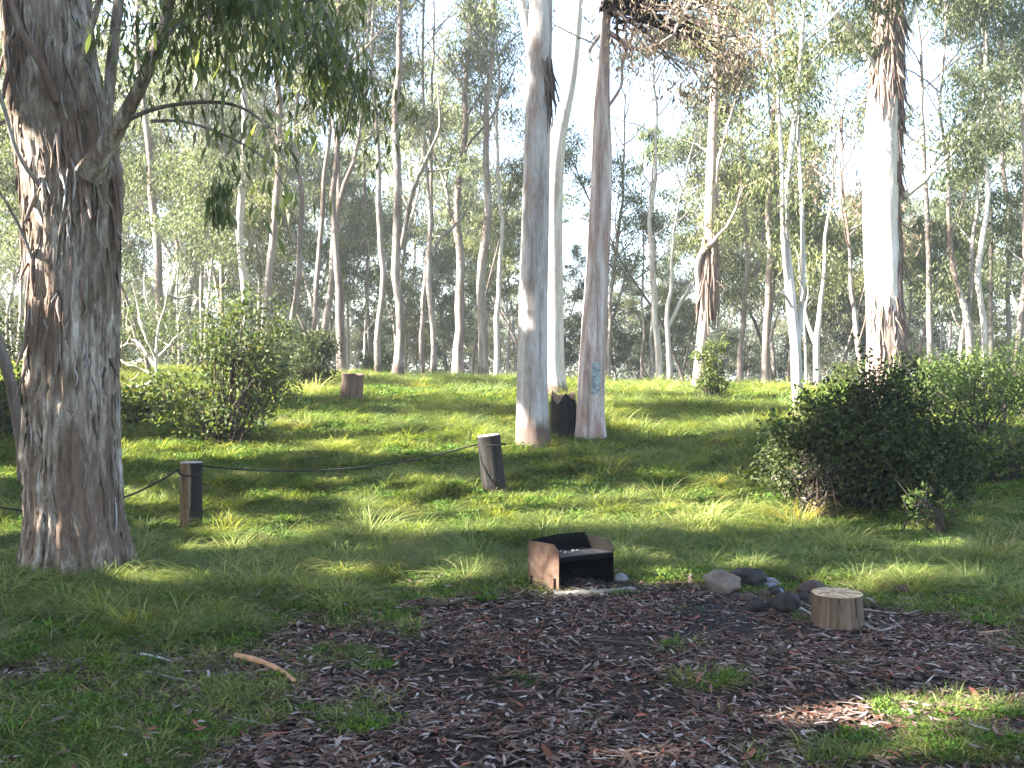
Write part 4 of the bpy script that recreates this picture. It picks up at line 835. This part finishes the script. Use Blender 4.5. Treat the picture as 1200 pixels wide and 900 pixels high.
def bbq():
    FL = np.array([(655-600)/FPX*7.5, 7.5, 0]); H = .375
    u = np.array([.43, .25, 0]); s = np.array([-.225, .16, 0])      # along the open front; along the left side panel
    FR = FL+u; BL = FL+s; BR = FR+np.array([-.20, .22, 0]); z0 = float(g(FL[0], 7.5))+.0; Z = np.array([0, 0, 1])
    b = FL+Z*z0; root = thing('fireplace', b, 'low rusty steel campsite fireplace with open sooty front and hotplate', 'fireplace')
    FL, FR, BL, BR = [p+Z*(z0-.03) for p in (FL, FR, BL, BR)]
    un = s/np.linalg.norm(s); ur = (BR-FR)/np.linalg.norm(BR-FR)
    def sidep(F0, B0, nm, mat):
        d = (B0-F0)
        return plate([F0, F0+Z*(H-.05), F0+d*.17+Z*H, B0+Z*(H+.01), B0], .006, mat, nm, root, b)
    sidep(FL, BL, 'side_panel', R_out)
    # inner face of the left side and the right side are sooty
    o = (FR-FL)/np.linalg.norm(FR-FL)*.006; plate([FL+o, FL+o+Z*(H-.052), FL+o+s*.17+Z*(H-.002), BL+o+Z*(H+.006), BL+o], .003, R_in, 'inner_lining', root, b)
    sidep(FR, BR, 'side_panel', R_in)
    mid = (BL+BR)/2; plate([BL, BL+Z*(H+.01), mid+Z*(H+.035), BR+Z*(H+.03), BR], .006, R_in, 'back_panel', root, b)
    hp = H*.74; e = .012
    plate([FL+u*.02+Z*hp, FR-u*.02+Z*hp, BR+ (BL-BR)*.03+Z*hp, BL+(BR-BL)*.03+Z*hp], .012, R_hot, 'hotplate', root, b)
    plate([FL+u*.02+Z*(hp-.0), FR-u*.02+Z*(hp-.0), FR-u*.02+Z*(hp-.035), FL+u*.02+Z*(hp-.035)], .006, R_in, 'hotplate_lip', root, b)
    for q in (.10, .86):
        a = FL+s*q; w = un*.016; n = np.cross(un, Z)*.006*-1
        plate([a+n, a+w+n, a+w+n+Z*.12, a+n+Z*.12], .004, R_in, 'slot', root, b)
    # scraps on the hotplate
    rng = np.random.default_rng(2)
    for k in range(5):
        p = FL+u*rng.uniform(.25, .8)+s*rng.uniform(.35, .8)+Z*(hp+.012); V, F = rockV(rng, .012+.012*rng.random(), (1, 1, .6), 6); ob('ash_scrap', mesh('ash_scrap', V+p-b, F, M_ash, True), root)
def rockV(rng, r, sc=(1, 1, 1), n=12, rough=.22, ang=0):
    th = np.linspace(0, np.pi, n); ph = np.linspace(0, 2*np.pi, n*2, endpoint=False); TT, PH = np.meshgrid(th, ph, indexing='ij')
    d = np.stack([np.sin(TT)*np.cos(PH), np.sin(TT)*np.sin(PH), np.cos(TT)], -1); s = rng.integers(0, 999)
    # facet by clipping with random planes
    rad = np.ones(TT.shape)
    for k in range(16):
        v = norm(rng.normal(size=3)); h = .62+.3*rng.random(); dd = d@v; rad = np.where(dd > 1e-3, np.minimum(rad, h/np.maximum(dd, 1e-3)), rad)
    rad = rad*(1+rough*(fbm(d[..., 0]*2.6+5+d[..., 2], d[..., 1]*2.6+d[..., 2]*2.2+5, s, 5)-.5)*1.7)
    V = (d*rad[..., None]*r*np.array(sc)).reshape(-1, 3); i = np.arange(n-1)[:, None]; j = np.arange(2*n)[None]; j2 = (j+1) % (2*n)
    return V, np.stack([i*2*n+j, (i+1)*2*n+j, (i+1)*2*n+j2, i*2*n+j2], -1).reshape(-1, 4)
M_ash = solid('pale_ash', (.12, .115, .11), .9, .4, 30)
bbq()
S_tan = solid('tan_boulder_stone', (.14, .115, .095), .85, .45, 9, bstr=.6); S_dark = solid('sooty_stone', (.03, .027, .027), .8, .6, 10, bstr=.6); S_brown = solid('brown_stone', (.07, .05, .042), .85, .5, 10, bstr=.6); S_conc = solid('old_concrete', (.2, .185, .16), .9, .5, 14, bstr=.7); S_pale = solid('pale_grey_stone', (.17, .17, .185), .8, .4, 10)
def rock(x, y, wpx, hpx, mat, label, seed, name='fire_stone', cat='stone', dsc=.8, rz=0, grp='stones of the fire ring'):
    rng = np.random.default_rng(seed); c = hit(x, y+hpx*.5); w = wpx*c[1]/FPX; h = hpx*c[1]/FPX; c = np.array([c[0], c[1]+w*.35, 0]); c[2] = float(g(c[0], c[1]))
    V, F = rockV(rng, .5, (w*1.12, w*dsc, h*1.15), 18); V[:, 2] += h*.40
    o = ob(name, mesh(name, V, F, mat, True), None, c); o.rotation_euler = (0, 0, rz); tag(o, label, cat, grp)
rock(849, 685, 48, 28, S_tan, 'tan rounded boulder, lightest of the fire stones', 3)
rock(883, 678, 46, 26, S_dark, 'dark flat topped stone just behind the tan boulder', 4)
rock(926, 709, 34, 26, S_dark, 'sooty square stone nearest the log block', 5, dsc=.9)
rock(889, 710, 26, 22, S_dark, 'small dark grey stone left of the sooty square stone', 6)
rock(955, 690, 34, 18, S_brown, 'low brown stone behind the log block', 7)
rock(962, 706, 24, 18, S_brown, 'small brown stone wedged against the log block', 8)
rock(905, 684, 26, 12, S_pale, 'flat ashy grey stone in the middle of the fire ring', 9)
rock(876, 702, 20, 13, S_brown, 'small reddish stone under the tan boulder', 10)
rock(935, 680, 22, 10, S_dark, 'thin dark stone at the back of the fire ring', 12)
rock(728, 677, 17, 13, S_pale, 'pale bluish grey stone beside the fireplace', 13, name='loose_stone', grp=None)
rock(1060, 694, 22, 16, solid('broken_red_bark', (.10, .06, .045), .8, .5, 12), 'upright broken piece of reddish bark right of the log block', 14, name='bark_chunk', cat='bark', dsc=.4, grp=None)
# crushed can in the fire ring
def can():
    c = hit(909, 698); V, F, C = tube(np.array([[-.06, 0, 0], [-.03, 0, .004], [0, .003, -.004], [.03, 0, .003], [.06, 0, 0]]), [.026, .033, .024, .033, .027], 14, lambda P, a: 1+.18*np.sin(a[None, :]*2+np.arange(5)[:, None]*1.7), cap=True)
    me = mesh('crushed_can', V, [F, C], solid('blue_white_tin', (.16, .18, .24), .35, .5, 25, metal=.6), True); o = ob('crushed_can', me, None, c+[0, 0, .04]); o.rotation_euler = (.3, .5, -.9); tag(o, 'crushed pale blue tin lying among the fire stones', 'can')
can()
# concrete kerb in front of the fireplace
def kerb():
    a = hit(648, 699); b = hit(744, 693); b[1] = a[1]+.12; rng = np.random.default_rng(6); n = 30
    t = np.linspace(0, 1, n)[:, None]; P = a+(b-a)*t; P[:, 2] = g(P[:, 0], P[:, 1])-.01; w = .035; V = []
    for k, p in enumerate(P):
        j = rng.normal(size=(6, 3))*.003
        V += [p+[0, -w, 0]+j[0], p+[0, -w, .03]+j[1], p+[0, -w*.7, .04]+j[2], p+[0, w*.7, .04]+j[3], p+[0, w, .03]+j[4], p+[0, w, 0]+j[5]]
    F = [[k*6+i, k*6+i+1, (k+1)*6+i+1, (k+1)*6+i] for k in range(n-1) for i in range(5)]+[[0, 1, 2, 3], [0, 3, 4, 5]]; e = (n-1)*6; F += [[e+3, e+2, e+1, e], [e+5, e+4, e+3, e]]
    tag(ob('concrete_kerb', mesh('concrete_kerb', np.array(V)-a, F, S_conc, False), None, a), 'narrow crumbling concrete kerb along the front of the fireplace', 'kerb')
kerb()
# sticks and pieces of bark lying about
def stick(way, r, mat, label, name='fallen_stick', cat='stick', fork=None, lift=.01, sides=8, flat=1):
    P = np.array([hit(x, y) for x, y in way]); P[:, 2] += r*.8+lift; Q, q = resample(P, np.full(len(P), r), 16); q = q*np.linspace(1.1, .6, 16)
    Q[:, 2] = np.maximum(g(Q[:, 0], Q[:, 1])+r*.6, Q[:, 2]); m = MB(); V, F, C = tube(Q-P[0], q, sides, bark_disp(int(way[0][0]), .14), cap=True); m.add(V, F); m.T.append(C+0)
    if fork:
        e = hit(*fork); e[2] += r; V, F = tube(resample([Q[8], (Q[8]+e)/2+[0, 0, .01], e], [r*.6, r*.5, r*.2], 8)[0]-P[0], np.linspace(r*.6, r*.25, 8), 6); m.add(V, F)
    tag(ob(name, m.mesh(name, mat, True), None, P[0]), label, cat)
S_or = solid('orange_peeled_wood', (.42, .23, .12), .6, .45, 14, vs=(1, 1, 1)); S_gr = solid('grey_stick_wood', (.22, .19, .17), .85, .5, 20); S_dk = solid('dark_stick_wood', (.05, .035, .03), .85, .5, 20); S_wh = solid('bleached_stick_wood', (.5, .46, .42), .8, .3, 20)
stick([(276, 774), (300, 779), (325, 789), (345, 804)], .018, S_or, 'orange brown broken branch lying on the left edge of the litter', fork=(286, 771))
stick([(690, 754), (745, 758), (800, 763), (850, 764)], .010, S_dk, 'long dark stick lying in the middle of the leaf litter')
stick([(820, 752), (845, 742), (862, 733)], .007, S_dk, 'short dark stick pointing towards the fire stones')
stick([(165, 771), (185, 775), (200, 779)], .010, S_wh, 'pale split stick on the shaded left grass')
stick([(110, 741), (125, 742), (133, 736)], .007, S_wh, 'bleached curl of bark on the dark grass below the massive shaggy tree')
stick([(938, 716), (950, 722), (962, 732)], .009, S_wh, 'pale stick leaning into the gap before the log block')
stick([(1010, 735), (1030, 745), (1050, 738)], .012, S_gr, 'grey chip of wood at the foot of the log block')
stick([(1030, 702), (1065, 706), (1095, 701), (1110, 706)], .011, S_gr, 'grey brown branch lying behind the log block', fork=(1080, 695))
stick([(1000, 716), (1060, 724), (1085, 716)], .008, S_gr, 'thin twig right of the log block')
stick([(1145, 746), (1180, 742)], .009, S_or, 'small orange stick near the right edge of the litter')
stick([(1010, 852), (1025, 858), (1040, 866)], .007, S_gr, 'grey twig in the right foreground grass')
stick([(800, 850), (870, 846)], .006, S_gr, 'straight thin twig in the lower right litter')
stick([(470, 700), (520, 706), (560, 703)], .007, S_gr, 'grey twig along the upper edge of the litter')
stick([(170, 792), (205, 800), (240, 806)], .008, S_gr, 'grey twig in the left foreground grass')
stick([(255, 742), (270, 748)], .008, S_or, 'curled reddish bark chip on the left grass')

# ================================================================ ground cover
def blade_clump(seed, n, R0, hmin, hmax, w, bend, mat, name, seg=3, outward=.5):
    rng = np.random.default_rng(seed); V = []; F = []
    for k in range(n):
        a = rng.random()*6.28; rr_ = R0*math.sqrt(rng.random()); b = np.array([math.cos(a)*rr_, math.sin(a)*rr_, -.01]); h = rng.uniform(hmin, hmax)
        o = norm(np.array([math.cos(a)*outward*rr_/R0+rng.normal()*.35, math.sin(a)*outward*rr_/R0+rng.normal()*.35, 1.0])); hd = norm(np.array([o[0]+rng.normal()*.15, o[1]+rng.normal()*.15, 0])+1e-6)
        s = norm(np.cross(hd, [0, 0, 1]))*w*.5*(.7+.6*rng.random()); base = len(V); bd = bend*rng.uniform(.5, 1.3)
        for i in range(seg+1):
            t = i/seg; p = b+o*h*t+hd*bd*h*t*t-np.array([0, 0, 1])*bd*h*.55*t*t*t; ww = (1-t)**.6
            if i < seg: V += [p-s*ww, p+s*ww]
            else: V.append(p)
        for i in range(seg-1): F.append([base+2*i, base+2*i+1, base+2*i+3, base+2*i+2])
        F.append([base+2*seg-2, base+2*seg-1, base+2*seg, base+2*seg])
    Q = np.array([f for f in F if f[2] != f[3]]); Tt = np.array([f[:3] for f in F if f[2] == f[3]])
    return mesh(name, np.array(V), [Q, Tt] if len(Q) else [Tt], mat, False)
def herb_clump(seed, n, R0, h, L, mat, name):
    rng = np.random.default_rng(seed); C = np.stack([rng.normal(size=n)*R0*.5, rng.normal(size=n)*R0*.5, rng.uniform(.01, h, n)], 1)
    V, F = leafV(C, 3, .02, L, L*.65, rng, -.1); return mesh(name, V, F, mat)
def flat_leaf(seed, L, w, name, mat):
    rng = np.random.default_rng(seed); n = 5; t = np.linspace(0, 1, n); cv = rng.normal()*.07; lift = rng.uniform(.0, .09)
    c = np.stack([t*L-L/2, cv*L*np.sin(t*np.pi), lift*L*np.sin(t*np.pi)*rng.choice([-1, 1])+.004], 1); hw = w*.5*np.sin(np.clip(t*.96+.03, 0, 1)*np.pi)**.6; cu = rng.uniform(-.12, .18)
    V = np.vstack([c+np.stack([0*t, hw, hw*cu], 1), c+np.stack([0*t, 0*t, -0*hw], 1), c+np.stack([0*t, -hw, hw*cu], 1)]); F = []
    for i in range(n-1): F += [[i, i+5, i+6, i+1], [i+5, i+10, i+11, i+6]]
    return mesh(name, V, F, mat, True)
def twig(seed, L, r, mat, name):
    rng = np.random.default_rng(seed); Q, q = resample([[-L/2, 0, r], [0, rng.normal()*.05*L, r*1.5], [L/2, rng.normal()*.06*L, r]], [r, r*.9, r*.5], 5); V, F = tube(Q, q, 4); return mesh(name, V, F, mat)
def scatter(name, meshes, P, rot, scale, idx, label):
    src = bpy.data.collections.new(name+'_pieces')
    for k, m in enumerate(meshes): src.objects.link(bpy.data.objects.new(f'{name}_piece_{k:02d}', m))
    me = bpy.data.meshes.new(name); me.vertices.add(len(P)); me.vertices.foreach_set('co', np.asarray(P, np.float32).ravel())
    a = me.attributes.new('rot', 'FLOAT_VECTOR', 'POINT'); a.data.foreach_set('vector', np.asarray(rot, np.float32).ravel())
    a = me.attributes.new('scl', 'FLOAT', 'POINT'); a.data.foreach_set('value', np.asarray(scale, np.float32))
    a = me.attributes.new('pick', 'INT', 'POINT'); a.data.foreach_set('value', np.asarray(idx, np.int32))
    ng = bpy.data.node_groups.new(name+'_scatter', 'GeometryNodeTree'); ng.interface.new_socket('Geometry', in_out='INPUT', socket_type='NodeSocketGeometry'); ng.interface.new_socket('Geometry', in_out='OUTPUT', socket_type='NodeSocketGeometry')
    N = ng.nodes; gi = N.new('NodeGroupInput'); go = N.new('NodeGroupOutput'); ci = N.new('GeometryNodeCollectionInfo'); ci.inputs['Collection'].default_value = src; ci.inputs['Separate Children'].default_value = True; ci.inputs['Reset Children'].default_value = True
    ip = N.new('GeometryNodeInstanceOnPoints'); ip.inputs['Pick Instance'].default_value = True
    def attr(n, t): x = N.new('GeometryNodeInputNamedAttribute'); x.data_type = t; x.inputs['Name'].default_value = n; return x.outputs['Attribute']
    er = N.new('FunctionNodeEulerToRotation'); L = ng.links
    L.new(gi.outputs[0], ip.inputs['Points']); L.new(ci.outputs[0], ip.inputs['Instance']); L.new(attr('rot', 'FLOAT_VECTOR'), er.inputs[0]); L.new(er.outputs[0], ip.inputs['Rotation'])
    L.new(attr('scl', 'FLOAT'), ip.inputs['Scale']); L.new(attr('pick', 'INT'), ip.inputs['Instance Index']); L.new(ip.outputs[0], go.inputs[0])
    o = ob(name, me); md = o.modifiers.new('scatter', 'NODES'); md.node_group = ng; tag(o, label, name.replace('_', ' '), kind='stuff'); return o
rng = np.random.default_rng(1)
def field(n, y0, y1, power=1.0, half=.62, pad=1.2):
    Y = y0+(y1-y0)*rng.random(n)**power; X = (rng.random(n)*2-1)*(Y*half+pad); return X, Y
# short turf: dense near, thinning with distance
X, Y = field(92000, 3.2, 32, 1.1); lt = litterness(X, Y); dens = np.clip(1.25-lt*1.35, 0, 1)*(.55+.9*fbm(X*1.7, Y*1.7, 71, 3))
k = rng.random(len(X)) < dens; k &= ~((np.abs(X-.6) < .38)&(np.abs(Y-7.75) < .3)); X, Y = X[k], Y[k]
sz = .6+.7*rng.random(len(X)); sz *= 1+np.clip((Y-9)/12, 0, 1)*.9; sz *= np.where(Y < 7.9, .72+.5*np.clip((np.abs(X-.5)-2)/2, 0, 1), 1)
turf = [blade_clump(10+i, 40, .13, .04, .12, .0072, .8, G_turf, 'turf_clump', 3, .9) for i in range(5)]+[herb_clump(5, 50, .12, .05, .026, leafmat('clover_leaf', [(.05, .10, .018), (.08, .14, .026), (.11, .17, .04)], .3, rough=.7, spec=.1, orand=.4), 'herb_clump')]
scatter('short_grass', turf, np.stack([X, Y, g(X, Y)], 1), np.stack([rng.normal(size=len(X))*.08, rng.normal(size=len(X))*.08, rng.random(len(X))*6.28], 1), sz, np.where(rng.random(len(X)) < .08, 5, rng.integers(0, 5, len(X))), 'short soft green grass and low herbs covering the clearing')
# tussocks
X, Y = field(11500, 5.4, 31, 1.0); lt = litterness(X, Y); nn = fbm(X*.8+3, Y*.8, 55, 3)
k = (lt < .15)&(rng.random(len(X)) < np.clip((nn-.38)*4.5, .08, 1)); k &= ~((np.abs(X-.6) < .5)&(np.abs(Y-7.7) < .45)); k &= ~((np.abs(X-2.0) < .8)&(np.abs(Y-7.0) < .75)); k &= ~(np.hypot(X-p1[0], Y-p1[1]) < .3); X, Y = X[k], Y[k]
xx = [c_ for c_ in [(640, 628), (655, 622), (680, 640), (830, 618), (845, 622), (815, 628), (432, 628), (620, 640), (1165, 655), (1180, 662), (780, 640), (700, 590), (720, 600), (340, 520), (325, 500), (350, 505)]]
E = np.array([hit(*c_) for c_ in xx]); X = np.concatenate([X, E[:, 0]]); Y = np.concatenate([Y, E[:, 1]])
sz = .4+.6*rng.random(len(X))**1.5; sz *= 1+np.clip((Y-12)/14, 0, .5); sz[:len(sz)//22] *= 1.6; sz[-len(E):] = 1.2; pick = rng.integers(0, 5, len(X)); pick = np.where(rng.random(len(X)) < .04, 5+rng.integers(0, 2, len(X)), pick); pick[-8:-6] = 5; pick[-3:] = 6; pick[-16:-8] = rng.integers(0, 4, 8)
tus = [blade_clump(40+i, 150, .13, .14, .38, .0068, .95, G_tus, 'tussock_clump', 4, .9) for i in range(5)]+[blade_clump(50+i, 120, .10, .18, .38, .006, .7, G_dry, 'straw_clump', 4, .9) for i in range(2)]
scatter('tussock_grass', tus, np.stack([X, Y, g(X, Y)], 1), np.stack([rng.normal(size=len(X))*.1, rng.normal(size=len(X))*.1, rng.random(len(X))*6.28], 1), sz, pick, 'soft weeping tussocks of green and straw coloured grass on the slope')
# tall upright sedge round the burnt stump
n = 26; a = rng.random(n)*6.28; X = (668-600)/FPX*15.2+rng.uniform(-.16, .42, n); Y = 15.42+rng.uniform(0, .3, n)
scatter('sedge_tuft', [blade_clump(80+i, 120, .07, .45, .85, .007, .28, G_tus, 'sedge_clump', 4, .35) for i in range(2)], np.stack([X, Y, g(X, Y)], 1), np.stack([0*a, 0*a, a], 1), .7+.4*rng.random(n), rng.integers(0, 2, n), 'tall grassy sedge growing round the charred stump')
# fallen leaves
lm = [flat_leaf(60+i, .080+.01*i, .022+.004*(i % 3), 'fallen_leaf', M_lit) for i in range(7)]+[flat_leaf(70+i, .05, .03, 'fallen_leaf', M_lit) for i in range(2)]+[twig(80+i, .14+.06*i, .0025, M_lit, 'litter_twig') for i in range(3)]+[flat_leaf(90, .13, .03, 'bark_flake', M_lit)]
X, Y = field(170000, 3.1, 9.4, 1.0, .60, .9); lt = litterness(X, Y); k = rng.random(len(X)) < np.clip(lt*np.clip(3*(fbm(X*1.5, Y*2.2, 91, 4)-.22), .2, 1.0), 0.03, 1); X, Y = X[k], Y[k]
sz = .30+.5*rng.random(len(X))**1.4; sz *= 1+.5*(rng.random(len(X)) < .06); tilt = rng.normal(size=(len(X), 2))*.16
pick = rng.choice(13, len(X), p=[.115]*7+[.045]*2+[.025]*3+[.03])
order = np.argsort(Y-10*(litterness(X, Y) > .6)*(np.abs(X) < Y*.5)); top300 = order[:290]; rest = order[290:]
Z = g(X, Y)+.004+.014*rng.random(len(X))+.035*(litterness(X, Y) < .2)
scatter('fallen_leaves', lm, np.stack([X, Y, Z], 1)[rest], np.stack([tilt[:, 0], tilt[:, 1], rng.random(len(X))*6.28], 1)[rest], sz[rest], pick[rest], 'grey brown and pinkish eucalypt leaves littering the bare soil')
for i in top300:
    o = ob('fallen_leaf', lm[int(pick[i]) % 9], ground, (X[i], Y[i], Z[i]+.006)); o.rotation_euler = (tilt[i, 0], tilt[i, 1], rng.random()*6.28); o.scale = (sz[i],)*3
# charcoal crumbs by the fire
n = 2600; c0 = hit(885, 712); X = c0[0]+rng.normal(size=n)*.42; Y = c0[1]+rng.normal(size=n)*.26; X[::4] = .62+rng.normal(size=len(X[::4]))*.2; Y[::4] = 7.55+rng.normal(size=len(X[::4]))*.2; X[1::5] = .9+rng.normal(size=len(X[1::5]))*.5; Y[1::5] = 6.6+rng.normal(size=len(X[1::5]))*.3
M_coal = solid('charcoal', (.02, .02, .022), .7, .5, 20); cm = []
for i in range(3):
    V, F = rockV(np.random.default_rng(90+i), .018, (1.3, .8, .7), 5); cm.append(mesh('charcoal_lump', V, F, M_coal))
V, F = rockV(np.random.default_rng(99), .014, (1.3, .8, .6), 5); cm.append(mesh('ash_lump', V, F, M_ash))
scatter('charcoal_crumbs', cm, np.stack([X, Y, g(X, Y)+.005], 1), rng.random((n, 3))*6, .25+.75*rng.random(n), rng.choice(4, n, p=[.32, .32, .28, .08]), 'black charcoal and ash scattered round the fire stones')

# more charred stones and half burnt wood packed into the fire ring
for k_, (x_, y_, w_, h_, m_, l_) in enumerate([(912, 694, 20, 13, S_dark, 'blackened stone between the tin and the sooty square stone'), (862, 700, 16, 10, S_dark, 'small blackened stone in front of the tan boulder'), (898, 697, 15, 10, S_brown, 'little brown stone at the centre of the fire ring'),
        (944, 700, 18, 12, S_dark, 'blackened lump right of the crushed tin'), (875, 716, 13, 8, S_dark, 'small charred stone at the front edge of the fire ring'), (906, 717, 12, 8, S_brown, 'small brown pebble before the sooty square stone')]):
    rock(x_, y_, w_, h_, m_, l_, 60+k_)
stick([(845, 706), (870, 704), (893, 708)], .011, S_dk, 'charred stick lying across the front of the fire ring')
stick([(900, 690), (925, 700), (935, 712)], .009, S_dk, 'charred branch leaning on the sooty square stone')
# labels of look-alikes that stand apart get their side
from collections import defaultdict
dd = defaultdict(list)
for o in COL.objects:
    if o.parent is None and o.get('label') and o.name.split('.')[0] in ('forest_tree', 'sapling', 'young_gum_tree'): dd[o['label']].append(o)
for lab, os_ in dd.items():
    if len(os_) > 1:
        os_.sort(key=lambda o: o.location.x/o.location.y)
        for o, wd in zip(os_, {2: ['left', 'right'], 3: ['left', 'middle', 'right']}.get(len(os_), ['leftmost', 'second', 'third', 'fourth', 'fifth', 'sixth'])): o['label'] = wd+' '+lab

# ================================================================ air
if HAZE > 0:
    m, nt = newmat('haze_air'); v = nt.nodes.new('ShaderNodeVolumePrincipled'); v.inputs['Color'].default_value = (.93, .96, 1, 1); v.inputs['Density'].default_value = HAZE; v.inputs['Anisotropy'].default_value = .3
    o = nt.nodes.new('ShaderNodeOutputMaterial'); nt.links.new(v.outputs[0], o.inputs['Volume'])
    x0, x1, y0, y1, za, zb = -440, 440, -130, 720, -3, 30
    V = [(x, y, z) for z in (za, zb) for y in (y0, y1) for x in (x0, x1)]
    hz = ob('haze', mesh('haze', V, [[0, 2, 3, 1], [4, 5, 7, 6], [0, 1, 5, 4], [2, 6, 7, 3], [0, 4, 6, 2], [1, 3, 7, 5]], m)); tag(hz, 'thin pale morning haze among the far trees', 'haze', kind='stuff')
